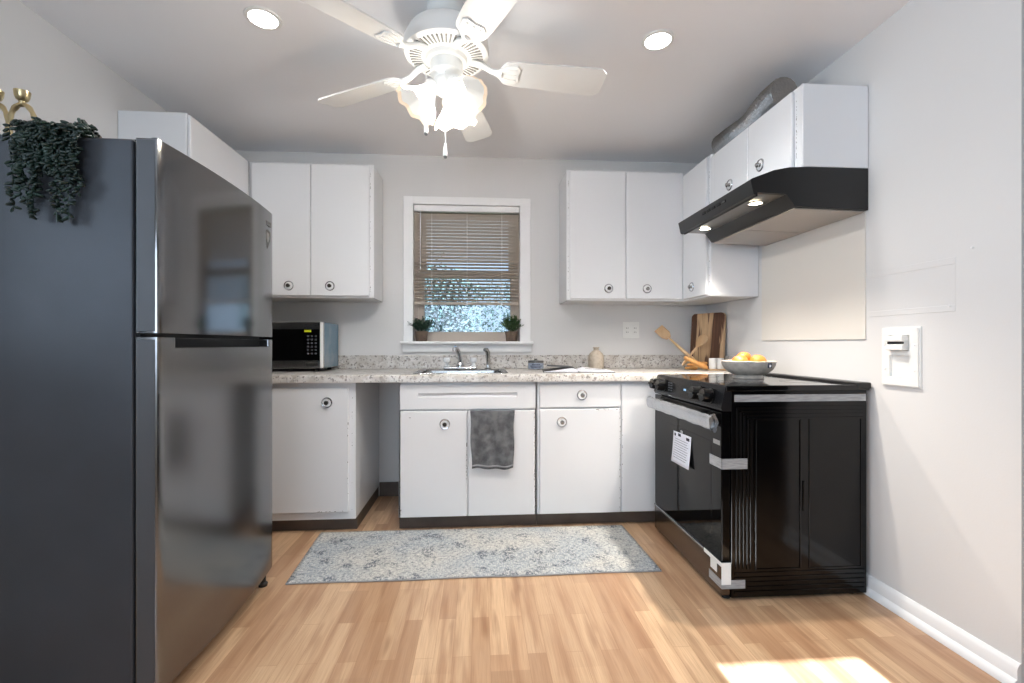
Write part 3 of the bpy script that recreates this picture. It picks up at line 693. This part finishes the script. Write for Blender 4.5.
# panel on the wall behind the range, outlet box, outlet plate, nails
o = MB().box(XR-.006, XR-.0005, 1.944, 2.70, 1.108, 1.672, .0015).build('backsplash_panel', 'cream'); tag(o, 'cream sheet panel on the wall between range and hood', 'wall panel')
vt = thing('outlet_box', 'white recessed range outlet box low on the right wall', 'outlet', (XR, 1.77, .918))
b = MB(); y0, y1, z0, z1 = 1.690, 1.852, .920, 1.150
b.box(XR-.012, XR, y0, y0+.036, z0, z1); b.box(XR-.012, XR, y1-.036, y1, z0, z1)
for za, zb in ((z0, z0+.036), (1.042, 1.06), (z1-.026, z1)): b.box(XR-.012, XR, y0+.036, y1-.036, za, zb)
b.box(XR-.006, XR, y0-.005, y0, z0-.005, z1+.005); b.box(XR-.006, XR, y1, y1+.005, z0-.005, z1+.005); b.box(XR-.006, XR, y0, y1, z0-.005, z0); b.box(XR-.006, XR, y0, y1, z1, z1+.005)
b.box(XR-.002, XR, y0+.036, y1-.036, z0+.036, z1-.026); b.build('cover_plate', 'white', vt)
b = MB(); b.box(XR-.034, XR-.002, 1.735, 1.815, 1.062, 1.085, .004); b.box(XR-.034, XR-.002, 1.735, 1.815, 1.098, 1.122, .004); b.box(XR-.024, XR-.002, 1.738, 1.812, 1.08, 1.10)
b.mi = 1; b.box(XR-.0245, XR-.023, 1.738, 1.812, 1.087, 1.096); b.build('receptacle', ['white', 'dark'], vt)
for y in (1.705, 1.838):
    for z in (.985, 1.085): b = MB(); b.lathe([(0, .002), (.004, .002), (.005, 0)], (XR-.012, y, z), (-1, 0, 0), 10); b.build('screw', 'trim', vt)
pl = thing('outlet_plate', 'white two gang outlet plate on the back wall right of the window', 'outlet', (1.126, YB, 1.13))
b = MB(); b.box(1.064, 1.188, YB-.006, YB, 1.132, 1.252, .003); b.build('cover_plate', 'white', pl)
for x in (1.096, 1.156):
    b = MB(); b.box(x-.017, x+.017, YB-.009, YB-.004, 1.158, 1.226, .002); b.mi = 1
    for z in (1.176, 1.206):
        for dx in (-.006, .006): b.box(x+dx-.0012, x+dx+.0012, YB-.0095, YB-.0085, z-.005, z+.005)
    b.build('socket', ['white', 'dark'], pl)
for y, z, lb in ((1.575, 1.225, 'small nail in the right wall just above the outlet box'), (1.497, 1.42, 'small nail high on the right wall towards the opening')):
    b = MB(); b.lathe([(0, .008), (.004, .007), (.004, .006), (.0015, .005), (.0015, 0), (0, 0)], (XR, y, z), (-1, 0, 0), 8); tag(b.build('nail', 'trim'), lb, 'nail')

# foil duct on the hood cabinet
b = MB(); pts, rad = [], []
for i in range(121):
    f = i/120; pts.append((1.478+.02*sin(f*5), 2.76-.62*f, 2.292+.006*sin(f*9))); rad.append(.069+.005*sin(i*pi/1.5))
b.tube(pts, rad, 18); tag(b.build('foil_duct', 'foil'), 'crinkled silver foil duct lying on top of the hood cabinet', 'duct')

# ------------------------------------------------------------------ ceiling lights
def downlight(x, y, lb):
    t = thing('recessed_light', lb, 'ceiling light', (x, y, ZC-.008), 0, 'recessed ceiling lights')
    b = MB(); b.lathe([(.055, .008), (.057, .001), (.070, .003), (.072, .008)], (0, 0, 0), (0, 0, 1), 32); b.build('trim_ring', 'white', t, local=True)
    b = MB(); b.lathe([(0, .004), (.054, .004), (.056, .007)], (0, 0, 0), (0, 0, 1), 32); b.build('lens', 'lamp', t, local=True)
    return t
dl = downlight(-.897, 2.015, 'lit round recessed ceiling light left of the fan')
copy_thing(dl, (.797, 2.036, ZC-.008), 'lit round recessed ceiling light right of the fan')
for x, y in ((-.897, 2.015), (.797, 2.036)):
    light('recessed_light_beam', 'SPOT', (x, y, ZC-.02), 22, (1, .97, .94), spot_size=R(130), spot_blend=.8, shadow_soft_size=.06)

# ------------------------------------------------------------------ ceiling fan
fx, fyc = -.131, 1.90
fn_ = thing('ceiling_fan', 'white five blade ceiling fan with a lit glass lamp cluster', 'ceiling fan', (fx, fyc, 1.83))
c0 = (fx, fyc, 0)
b = MB(); b.lathe([(.0, ZC), (.075, ZC), (.078, ZC-.012), (.07, ZC-.035), (.05, ZC-.05), (.03, ZC-.055), (.0, ZC-.055)], c0, (0, 0, 1), 32); b.build('canopy', 'fan', fn_)
b = MB(); b.lathe([(0, 2.40), (.05, 2.40), (.075, 2.385), (.11, 2.365), (.15, 2.335), (.168, 2.30), (.172, 2.268), (.168, 2.25), (.155, 2.243), (.14, 2.244), (.1, 2.24), (.085, 2.236), (.08, 2.22), (.0, 2.22)], c0, (0, 0, 1), 48)
b.mi = 1
for i in range(50):
    a = 2*pi*i/50; m_ = Matrix.Translation((fx, fyc, 2.2415)) @ Matrix.Rotation(a, 4, 'Z'); b.box(.1, .146, -.0032, .0032, -.0015, .002, 0, 1, m_)
b.build('motor_housing', ['fan', 'fangap'], fn_)
b = MB(); b.lathe([(.0, 2.225), (.062, 2.225), (.066, 2.21), (.066, 2.175), (.055, 2.165), (.05, 2.15), (.055, 2.14), (.052, 2.11), (.035, 2.095), (0, 2.09)], c0, (0, 0, 1), 36); b.build('switch_housing', 'fan', fn_)
a0 = 1.363; BZ_ = 2.204
bl_out = [(.235, .052), (.255, .060), (.30, .064), (.45, .068), (.60, .073), (.635, .0735), (.645, .068), (.662, .052), (.664, .046)]
for k in range(5):
    a = a0+k*2*pi/5; m_ = Matrix.Translation((fx, fyc, BZ_)) @ Matrix.Rotation(a, 4, 'Z') @ Matrix.Rotation(R(-13), 4, 'X')
    b = MB(); top = [(x, y) for x, y in bl_out]; pol = [(.222, .03)]+top+[(x, -y) for x, y in reversed(top)]+[(.222, -.03)]
    b.prism(pol, 'Z', -.003, .003); bmesh.ops.transform(b.bm, matrix=m_, verts=b.bm.verts[:]); bd = b.build('blade', 'blade', fn_)
    b = MB()
    b.prism([(.205, .016), (.24, .042), (.285, .046), (.30, .03), (.295, 0), (.30, -.03), (.285, -.046), (.24, -.042), (.205, -.016)], 'Z', -.008, -.003)
    for s_ in (-1, 0, 1): b.prism([(.235, s_*.022-.004), (.285, s_*.026-.004), (.285, s_*.026+.004), (.235, s_*.022+.004)], 'Z', -.011, -.007)
    bmesh.ops.transform(b.bm, matrix=m_, verts=b.bm.verts[:])
    m2 = Matrix.Translation((fx, fyc, BZ_)) @ Matrix.Rotation(a, 4, 'Z')
    n0 = len(b.bm.verts); b.bm.verts.ensure_lookup_table(); old = set(b.bm.verts)
    b.tube([(.10, 0, .034), (.14, 0, .026), (.18, 0, .004), (.225, 0, -.006)], [.016, .013, .011, .015], 8)
    bmesh.ops.transform(b.bm, matrix=m2, verts=[v for v in b.bm.verts if v not in old])
    b.build('blade_iron', 'fan', bd)
# three glass shades
for k, az in enumerate((-50, 190, 75)):
    a = R(az); d = Vector((cos(a)*.72, sin(a)*.72, -1)).normalized(); o_ = Vector((fx+.045*cos(a), fyc+.045*sin(a), 2.135))
    b = MB(); b.tube([Vector((fx, fyc, 2.14)), o_+d*.02], .016, 10); b.lathe([(.02, .005), (.03, .012), (.032, .035), (.026, .04)], o_, d, 20); ar = b.build('lamp_arm', 'fan', fn_)
    b = MB(); wob = lambda r, h, t_: (r*(1+.02*sin(t_*16)*min(1, h/.1)), h+(.006*cos(t_*8) if h > .1 else 0))
    b.lathe([(.026, .03), (.031, .045), (.042, .065), (.057, .085), (.073, .106), (.083, .120)], o_, d, 48, wob); b.mi = 1
    b.lathe([(.083, .120), (.088, .127), (.092, .132)], o_, d, 48, wob); b.build('lamp_shade', ['shade', 'shaderim'], fn_, smooth=60, fix=False)
    b = MB(); b.lathe([(0, .09), (.018, .085), (.025, .07), (.02, .05), (.013, .04), (0, .04)], o_, d, 14); b.build('bulb', emit('bulb_glass', (255, 240, 214), 2) if k == 0 else bpy.data.materials['bulb_glass'], ar)
    l = light('fan_lamp_light', 'POINT', (0, 0, 0), 10, (1.0, .98, .95), shadow_soft_size=.03); l.parent = fn_; l.location = o_+d*.112-fn_.location
for (x, y, z0, z1) in ((fx-.075, fyc-.06, 2.17, 1.945), (fx+.0, fyc-.072, 2.16, 1.852)):
    b = MB(); b.tube([(fx+(x-fx)*.6, fyc+(y-fyc)*.7, z0), (x, y, z0-.03), (x, y, z1)], .0014, 6); ch = b.build('pull_chain', 'fan', fn_)
    b = MB(); b.lathe([(0, .014), (.004, .012), (.006, 0), (.009, -.022), (.008, -.036)], (x, y, z1), (0, 0, 1), 12); b.mi = 1; b.lathe([(.0075, -.036), (.006, -.043), (0, -.043)], (x, y, z1), (0, 0, 1), 12); b.build('pull_fob', ['fan', 'darkchrome'], ch)

# ------------------------------------------------------------------ runner rug
c4 = [Vector((-.904, 2.752, 0)), Vector((-.869, 2.176, 0)), Vector((.868, 2.179, 0)), Vector((.850, 2.738, 0))]
def rugf(u, v):
    p = c4[1].lerp(c4[2], u).lerp(c4[0].lerp(c4[3], u), v); e = min(u, 1-u)*1.75; e2 = min(v, 1-v)*.57
    return Vector((p.x, p.y+.003*sin(u*17)*(1-v), .0062+.0012*noise.noise(Vector((p.x*7, p.y*7, 2)))))
rug = thing('runner_rug', 'distressed grey blue runner rug lying in front of the sink', 'rug', (0, 2.46, .0005))
b = MB(); b.grid(90, 30, rugf); o = b.build('pile', 'rug', rug); md = o.modifiers.new('thickness', 'SOLIDIFY'); md.thickness = .005; md.offset = -1 if False else 1
for p in o.data.polygons: pass
md.offset = 0
b = MB(); loop = [rugf(u/40, 0) for u in range(41)]+[rugf(1, v/12) for v in range(1, 13)]+[rugf(1-u/40, 1) for u in range(1, 41)]+[rugf(0, 1-v/12) for v in range(1, 12)]
loop = [p-Vector((0, 0, .0022)) for p in loop]; b.tube(loop+[loop[0]], .0035, 6); b.build('binding', 'hem', rug)

# ------------------------------------------------------------------ towel
def towf(u, v):
    z = .700-.338*v
    sag = .010*sin(u*3.1)*v
    x = -.052+.258*u+(.010-.016*u)*v*1.0+.003*sin(v*9+u*2)
    y = FY-.030-.010*v**.6-.006*(sin(u*7+v*2.2)+.6*sin(u*15-v*5))*min(1, v*2+.15)-.004*noise.noise(Vector((u*5, v*6, 1)))
    return Vector((x, y, z+(.004*sin(u*6+1)+.003*sin(u*13+.4))*v))
tw = thing('dish_towel', 'grey terry dish towel hanging over the right sink door', 'towel', (.077, FY-.03, .36))
b = MB(); b.grid(46, 50, towf); b.build('cloth', 'towel', tw, solid=.007)
b = MB(); b.grid(46, 3, lambda u, v: towf(u, .94+.025*v)+Vector((0, -.0042, 0))); b.build('hem_band', 'hem', tw, solid=.002)

# ------------------------------------------------------------------ microwave
mw = thing('microwave_oven', 'stainless and black microwave oven standing in the left counter corner', 'microwave', (-1.23, 3.21, CT))
mx0, mx1, my0, my1, mz0, mz1 = -1.47, -.988, 3.05, 3.372, .933, 1.230
b = MB(); b.box(mx0, mx1-.004, my0+.022, my1, mz0, mz1, .004); b.build('case', 'darkchrome', mw)
b = MB(); b.box(mx1-.0042, mx1-.001, my0+.024, my1-.002, mz0+.002, mz1-.004); b.build('side_film', 'filmblue', mw)
b = MB(); b.box(mx0, mx1, my0, my0+.023, mz0, mz1, .004, 3); fd = b.build('front_frame', 'steel', mw)
b = MB(); b.box(mx0+.012, mx1-.022, my0-.003, my0+.002, mz0+.05, mz1-.048, .002); b.build('door_glass', 'glassblack', mw)
b = MB(); b.box(mx1-.020, mx1, my0-.0015, my0+.002, mz0+.003, mz1-.003, .001, 1); b.build('edge_strip', 'white', fd)
b = MB()
for r_ in range(6):
    for c_ in range(3):
        b.box(-1.088+c_*.024, -1.075+c_*.024, my0-.0042, my0-.003, 1.132-r_*.022, 1.143-r_*.022)
b.build('keypad', 'btn', mw)
b = MB(); b.box(-1.104, -1.062, my0-.0045, my0-.003, 1.163, 1.177); o = b.build('energy_sticker', 'yellow', mw); o['label'] = 'bright yellow sticker'
MB().box(-1.098, -1.02, my0-.001, my0+.001, .95, .972, .0005, 1).build('door_button', 'darkchrome', mw)
for x in (mx0+.04, mx1-.05):
    for y in (my0+.04, my1-.04):
        b = MB(); b.cyl((x, y, CT), (x, y, mz0+.002), .014); b.build('foot', 'dark', mw)

# ------------------------------------------------------------------ things on the worktop
# candle tin
tn = thing('candle_tin', 'small lidded tin with a blue grey label, left of the open book', 'tin', (.392, 3.22, CT))
b = MB(); b.lathe([(0, 0), (.05, 0), (.053, .003), (.053, .05), (0, .05)], (.392, 3.22, CT), (0, 0, 1), 32); b.build('tin_body', 'chrome', tn)
b = MB(); b.lathe([(.0538, .008), (.0538, .046)], (.392, 3.22, CT), (0, 0, 1), 32); b.mi = 1
for zz, n in ((.036, 7), (.026, 10), (.016, 8)):
    for i in range(n):
        a = -pi/2+(i-n/2)*.16; m_ = Matrix.Translation((.392, 3.22, CT+zz)) @ Matrix.Rotation(a, 4, 'Z'); b.box(.0538, .0544, -.003, .003, -.003, .003, 0, 1, m_)
b.build('label_band', ['tin', 'ink'], tn)
b = MB(); b.lathe([(.0548, 0), (.0548, .012), (.05, .015), (.012, .016), (.01, .022), (.013, .028), (0, .03)], (.392, 3.22, CT+.048), (0, 0, 1), 32); b.build('lid', 'darkchrome', tn)
# vase
b = MB(); b.lathe([(0, 0), (.046, 0), (.053, .008), (.056, .05), (.055, .085), (.046, .11), (.028, .126), (.019, .132), (.018, .146), (.024, .152), (.021, .156), (.013, .15), (.012, .12), (0, .12)], (.826, 3.255, CT), (0, 0, 1), 32)
tag(b.build('bud_vase', 'vase'), 'small beige stoneware bottle vase behind the open book', 'vase')
# open book
bk = thing('open_book', 'open picture book lying on the worktop right of the sink', 'book', (.632, 2.985, CT), R(-7))
def pagef(side):
    def f(u, v):
        x = side*(.004+.212*u); z = .006+.014*(1-u)**.8*sin(min(1, u*5)*pi/2)+(.008*(1-u) if side < 0 else 0)
        return Vector((x, -.135+.27*v, z+.004*sin(u*5)*(1-u)))
    return f
b = MB(); b.box(-.222, -.002, -.14, .14, .0005, .004, .001); b.box(.002, .222, -.14, .14, .0005, .004, .001); b.box(-.01, .01, -.14, .14, .0005, .005); b.build('cover', 'cover', bk, local=True)
for sd, nm, mm in ((-1, 'left_pages', 'photo'), (1, 'right_pages', 'paper')):
    f = pagef(sd); b = MB(); b.grid(16, 6, f)
    b.mi = 1
    for v in (0, 1): b.grid(16, 1, lambda u, w_: Vector((f(u, v).x, f(u, v).y, .004+(f(u, v).z-.004)*w_)))
    b.grid(1, 6, lambda w_, v: Vector((f(1, v).x, f(1, v).y, .004+(f(1, v).z-.004)*w_)))
    b.build('pages', [mm, 'paper'], bk, local=True)
b = MB(); b.grid(10, 6, lambda u, v: pagef(-1)(u*.9, v)+Vector((0, 0, .002+.028*sin(u*pi*.55)*u))); b.build('lifted_page', ['photo'], bk, local=True)
b = MB(); b.grid(8, 1, lambda u, v: pagef(1)(.2+.6*u, .2+.3*v)+Vector((0, 0, .0012))); b.build('text_block', 'ink' if False else 'hem', bk, local=True)
# cutting board leaning in the corner
A, B_ = Vector((1.540, 3.315, 0)), Vector((1.662, 3.08, 0)); cd = thing('cutting_board', 'live edge wooden cutting board leaning in the counter corner', 'cutting board', ((A.x+B_.x)/2, (A.y+B_.y)/2, CT), math.atan2(B_.y-A.y, B_.x-A.x))
wB = (B_-A).length; b = MB()
pol = rrect(-wB/2, wB/2, 0, .395, .03); pol = [(x, z) for x, z in pol]
b.prism(pol, 'Y', -.010, .010); bmesh.ops.transform(b.bm, matrix=Matrix.Rotation(R(-4), 4, 'X'), verts=b.bm.verts[:])
bmesh.ops.translate(b.bm, vec=(0, 0, .001), verts=b.bm.verts[:]); b.build('board', 'board', cd, local=True)
# tray with two white cups
tr = MB(); tr.box(1.525, 1.655, 2.99, 3.06, CT+.0005, CT+.010, .003); tag(tr.build('wooden_tray', 'wood_u'), 'slim wooden tray under the two white cups', 'tray')
def cup(x, y, lb):
    b = MB(); b.lathe([(0, 0), (.021, 0), (.0235, .004), (.0235, .07), (.022, .072), (.0205, .07), (.0205, .01), (0, .01)], (0, 0, 0), (0, 0, 1), 24)
    o = b.build('white_cup', 'white', local=True); o.location = (x, y, CT+.0105); return tag(o, lb, 'cup', 'white cups on the wooden tray')
cup(1.560, 3.026, 'small white cup on the tray, the left one by the cutting board'); cup(1.611, 3.026, 'small white cup on the tray, the right one behind the fruit bowl')
# wooden utensils crossing in front of the board
def utensil(name, lb, cat, head, tail, hl, hw, m, r0=.007, slot=False, bowl=False, rh=.006):
    head, tail = Vector(head), Vector(tail); t = thing(name, lb, cat, tail); d = (tail-head).normalized(); n = Vector((-.25, -1, .25)); n = (n-d*n.dot(d)).normalized(); s_ = d.cross(n)
    b = MB(); b.tube([head+d*hl*.92, head.lerp(tail, .55), tail-d*.02, tail], [rh, r0*.95, r0*1.25, r0*.7], 10); b.build('handle', m, t)
    b = MB()
    def f(u, v):
        x = (v-.5)*2; w_ = hw*(min(1, 3.0*u+.35) if not bowl else (sin(pi*min(.97, u*.92+.1)))**.6)*(1 if u < .8 or bowl else 1)
        if not bowl and u > .7: w_ = hw*(1-(u-.7)/.3*.55)
        if not bowl and u <= .7: w_ = hw
        return head+d*hl*u+s_*w_*x*.5-n*(.012*(1-x*x)*sin(pi*u) if bowl else .003*(1-x*x))
    b.grid(16, 8, f); b.build('head', m, t, solid=.005)
    return t
utensil('wooden_spatula', 'pale wooden spatula leaning on the back wall in the right counter corner', 'spatula', (1.315, 3.355, 1.205), (1.535, 3.13, CT+.014), .11, .074, 'wood_u', .0125)
utensil('wooden_spoon', 'pale wooden spoon leaning on the cutting board', 'spoon', (1.568, 3.135, 1.150), (1.398, 3.13, CT+.03), .105, .062, 'wood_u', .0085, bowl=True)
def stick(lb, p0, p1, r):
    p0, p1 = Vector(p0), Vector(p1); b = MB(); n = 9; b.tube([p0.lerp(p1, i/(n-1)) for i in range(n)], [r*.55, r*.85, r*.8, r*.85, r*.95, r, r*1.1, r*1.05, r*.6], 12)
    return tag(b.build('wooden_utensil', 'wood_g'), lb, 'utensil', 'golden wooden utensils in the counter corner')
stick('thick golden wooden utensil sloping down to the counter in front of the spatula', (1.378, 3.06, 1.0), (1.515, 3.005, CT+.017), .0175)
stick('golden wooden utensil lying highest of the two short ones behind the thick sloping one', (1.42, 3.11, .945), (1.548, 3.075, .957), .0125)
stick('golden wooden utensil lying lowest on the counter beside the wooden tray', (1.40, 3.095, CT+.013), (1.482, 3.085, CT+.014), .0125)

# fruit bowl on the cooktop
bx, by, bz = 1.385, 2.32, RZ+.0125
b = MB(); b.lathe([(0, 0), (.072, 0), (.074, .004), (.07, .016), (.066, .018), (.095, .030), (.114, .048), (.125, .068), (.129, .088), (.126, .091), (.121, .086), (.108, .056), (.08, .034), (0, .028)], (bx, by, bz), (0, 0, 1), 48)
bowl = thing('fruit_bowl', 'grey ceramic footed bowl of citrus fruit standing on the cooktop', 'bowl', (bx, by, bz)); b.build('bowl', 'ceramic', bowl)
b = MB(); m_ = Matrix.Translation((bx+.038, by-.121, bz+.072)) @ Matrix.Rotation(R(18), 4, 'Z'); b.box(-.011, .011, -.005, .004, -.014, .012, .003, 2, m_); b.mi = 1; b.box(-.007, .002, -.0058, -.004, -.010, .002, 0, 1, m_); b.build('tag', ['ink', 'paper'], bowl)
for (dx, dy, dz, r, lb) in ((-.050, -.012, .080, .041, 'orange in the bowl, the large one on the left'), (.054, .004, .084, .040, 'orange in the bowl, the one on the right'), (.003, .045, .104, .034, 'orange in the bowl, the smaller one showing between the left and right ones')):
    b = MB(); b.ball((0, 0, 0), r, (1.06, 1.0, .92), None, 24, 16); b.mi = 1; b.ball((r*.6, -r*.4, r*.55), .004, (1, 1, .6), None, 8, 5)
    o = b.build('orange', ['fruit', 'leafd'], local=True, smooth=80); o.location = (bx+dx, by+dy, bz+dz); tag(o, lb, 'orange', 'oranges in the bowl')

# ------------------------------------------------------------------ plants
def pot_plant(x, y, lb, seed, leafm, spread, hgt):
    z = 1.107; rr = random.Random(seed); t = thing('potted_plant', lb, 'plant', (x, y, z))
    b = MB(); b.lathe([(0, 0), (.037, 0), (.040, .004), (.046, .062), (.047, .072), (.042, .073), (.040, .062), (0, .06)], (x, y, z), (0, 0, 1), 24); b.mi = 1; b.lathe([(.041, .063), (0, .066)], (x, y, z), (0, 0, 1), 24); b.build('pot', ['pot', 'soil'], t)
    b = MB(); s = MB()
    for i in range(60):
        a = rr.uniform(0, 2*pi); q = rr.uniform(.1, 1)**.6; p0 = Vector((x+.02*cos(a)*q, y+.02*sin(a)*q, z+.062)); L = rr.uniform(.55, 1)*hgt
        tip = p0+Vector((spread*q*cos(a), .6*spread*q*sin(a), L*(1.05-.55*q*q)))
        mid = p0.lerp(tip, .5)+Vector((0, 0, .012)); s.tube([p0, mid, tip], .0009, 4, False)
        for j in range(11):
            f = .25+.75*j/10; p = p0.lerp(mid, f*2) if f < .5 else mid.lerp(tip, f*2-1)
            dd = (tip-p0).normalized()*.6+Vector((rr.uniform(-1, 1), rr.uniform(-1, 1), rr.uniform(-.4, .8))); b.leaf(p, dd, rr.uniform(.016, .028), rr.uniform(.004, .0065))
    b.build('foliage', leafm, t, smooth=0, fix=False); s.build('stems', leafm, t)
    return t
pot_plant(-.412, YB-.012, 'dark green potted plant on the window sill at its left end', 3, 'leafd', .078, .115)
pot_plant(.236, YB-.012, 'brighter green potted plant on the window sill at its right end', 5, 'leaf', .07, .13)

# trailing plant on top of the refrigerator, hanging over its near side
tp = thing('trailing_plant', 'dark green trailing plant hanging over the refrigerator side', 'plant', (-1.20, 1.47, FT))
b = MB(); b.lathe([(0, 0), (.05, 0), (.056, .035), (.052, .037), (0, .03)], (-1.20, 1.49, FT), (0, 0, 1), 20); b.build('pot', 'pot', tp)
b = MB(); s = MB(); rr = random.Random(12); yf = 1.402
def bead(p, d): 
    q = Vector((0, 0, 1)).rotation_difference(Vector(d).normalized()); b.ball(p, .0076*rr.uniform(.8, 1.15), (.62, .62, 1.35), q, 6, 4)
def strand(x0, zend, yo, seg=None):
    xs = x0+rr.uniform(-.012, .012); y0 = 1.47+rr.uniform(-.02, .03)
    pts = [Vector((-1.20+(x0+1.20)*.55, y0, FT+.03)), Vector((x0, 1.44, FT+rr.uniform(.015, .04))), Vector((x0+rr.uniform(-.004, .004), yf-yo, FT+.012)), Vector((xs, yf-yo*.8, FT-.04)), Vector((xs+rr.uniform(-.01, .01), yf-yo*.6, (FT+zend)/2)), Vector((xs+rr.uniform(-.012, .012), yf-yo*.5, zend))]
    s.tube(pts, .0012, 4)
    for A_, B2 in zip(pts, pts[1:]):
        n = max(1, int((B2-A_).length/.0062))
        for i in range(n):
            p = A_.lerp(B2, i/n); a = rr.uniform(0, 2*pi); dd = Vector((cos(a), sin(a)*.7, rr.uniform(-.9, .3))); bead(p+Vector((cos(a), .8*sin(a), 0))*.0085, dd)
for i in range(9): strand(-1.286+.070*i/8+rr.uniform(-.006, .006), rr.uniform(1.425, 1.47) if i in (0, 3, 6) else rr.uniform(1.48, 1.58), rr.uniform(.004, .03))
for i in range(8): strand(-1.184+.060*i/7+rr.uniform(-.006, .006), rr.uniform(1.425, 1.46) if i in (0, 2, 4) else rr.uniform(1.48, 1.6), rr.uniform(.004, .03))
for i in range(8): strand(-1.245+.07*i/7, rr.uniform(1.55, 1.60), rr.uniform(.008, .03))
for i in range(230):
    x = rr.uniform(-1.262, -1.130); hh = .045*(abs(sin((x+1.195)*17))**.7*.8+.25)
    bead((x, rr.uniform(1.405, 1.48), FT+rr.uniform(.004, max(.012, hh))), (rr.uniform(-1, 1), rr.uniform(-1, .4), rr.uniform(-.3, 1)))
b.build('foliage', 'leafdark', tp, smooth=80); s.build('stems', 'leafdark', tp)

# arched gold candle holder on the refrigerator
ch = thing('candle_holder', 'gold double arch candle holder standing on the refrigerator', 'candle holder', (-1.55, 1.60, FT))
def arch(cx):
    b = MB(); pts = []
    for i in range(25):
        a = pi*i/24
        pts.append((cx-.045*cos(a), 1.60, FT+.002+(.167 if 1 else 0)*sin(a)**.55 if 0 < i < 24 else FT+.001))
    b.tube(pts, [.0075+.0012*sin(i*1.7) for i in range(25)], 10); b.build('arch', 'gold', ch)
    b = MB(); b.lathe([(0, 0), (.008, .0), (.009, .008), (.015, .013), (.019, .024), (.021, .040), (.019, .040), (.016, .026), (.009, .017), (0, .017)], (cx, 1.60, FT+.170), (0, 0, 1), 20); b.build('candle_cup', 'gold', ch)
arch(-1.456); arch(-1.536)

# ------------------------------------------------------------------ outside the window
struct(MB().box(-14, 14, YB+.2, 30, -.5, -.4).build('ground', 'grass'))
def tree(name, lb, x, y, h, w, n, seed, cat):
    rr = random.Random(seed); t = thing(name, lb, cat, (x, y, -.4)); b = MB()
    b.tube([(x, y, -.4), (x+.05, y, h*.3), (x-.04, y+.05, h*.7)], [.07, .05, .02], 8)
    for i in range(14):
        a = rr.uniform(0, 2*pi); z = rr.uniform(.1, .7)*h; b.tube([(x, y, z), (x+w*.7*cos(a), y+w*.5*sin(a), z+rr.uniform(.1, .5)*h*.5)], [.02, .006], 5)
    b.build('trunk', 'bark', t); b = MB()
    for i in range(n):
        a = rr.uniform(0, 2*pi); q = rr.uniform(0, 1)**.5; zz = rr.uniform(-.3, 1); cl = Vector((x+w*q*cos(a), y+w*.6*q*sin(a), max(-.38, h*.5+zz*h*.5*(1-.5*q))))
        for j in range(9):
            b.leaf(cl+Vector((rr.gauss(0, .09), rr.gauss(0, .09), rr.gauss(0, .09))), (rr.uniform(-1, 1), rr.uniform(-1, 1), rr.uniform(-1, .6)), rr.uniform(.06, .11), rr.uniform(.018, .03))
    b.build('foliage', 'treeleaf', t, smooth=0, fix=False); return t
tree('tree', 'leafy tree seen through the left of the window', -1.15, 6.9, 2.6, 1.15, 620, 2, 'tree')
tree('shrub', 'low shrub seen through the right half of the window', 0.34, 5.3, 1.12, .55, 240, 4, 'shrub')
tree('tree', 'broad leafy tree farther away behind the shrub, right half of the window', 1.5, 11.5, 3.2, 1.7, 420, 6, 'tree')
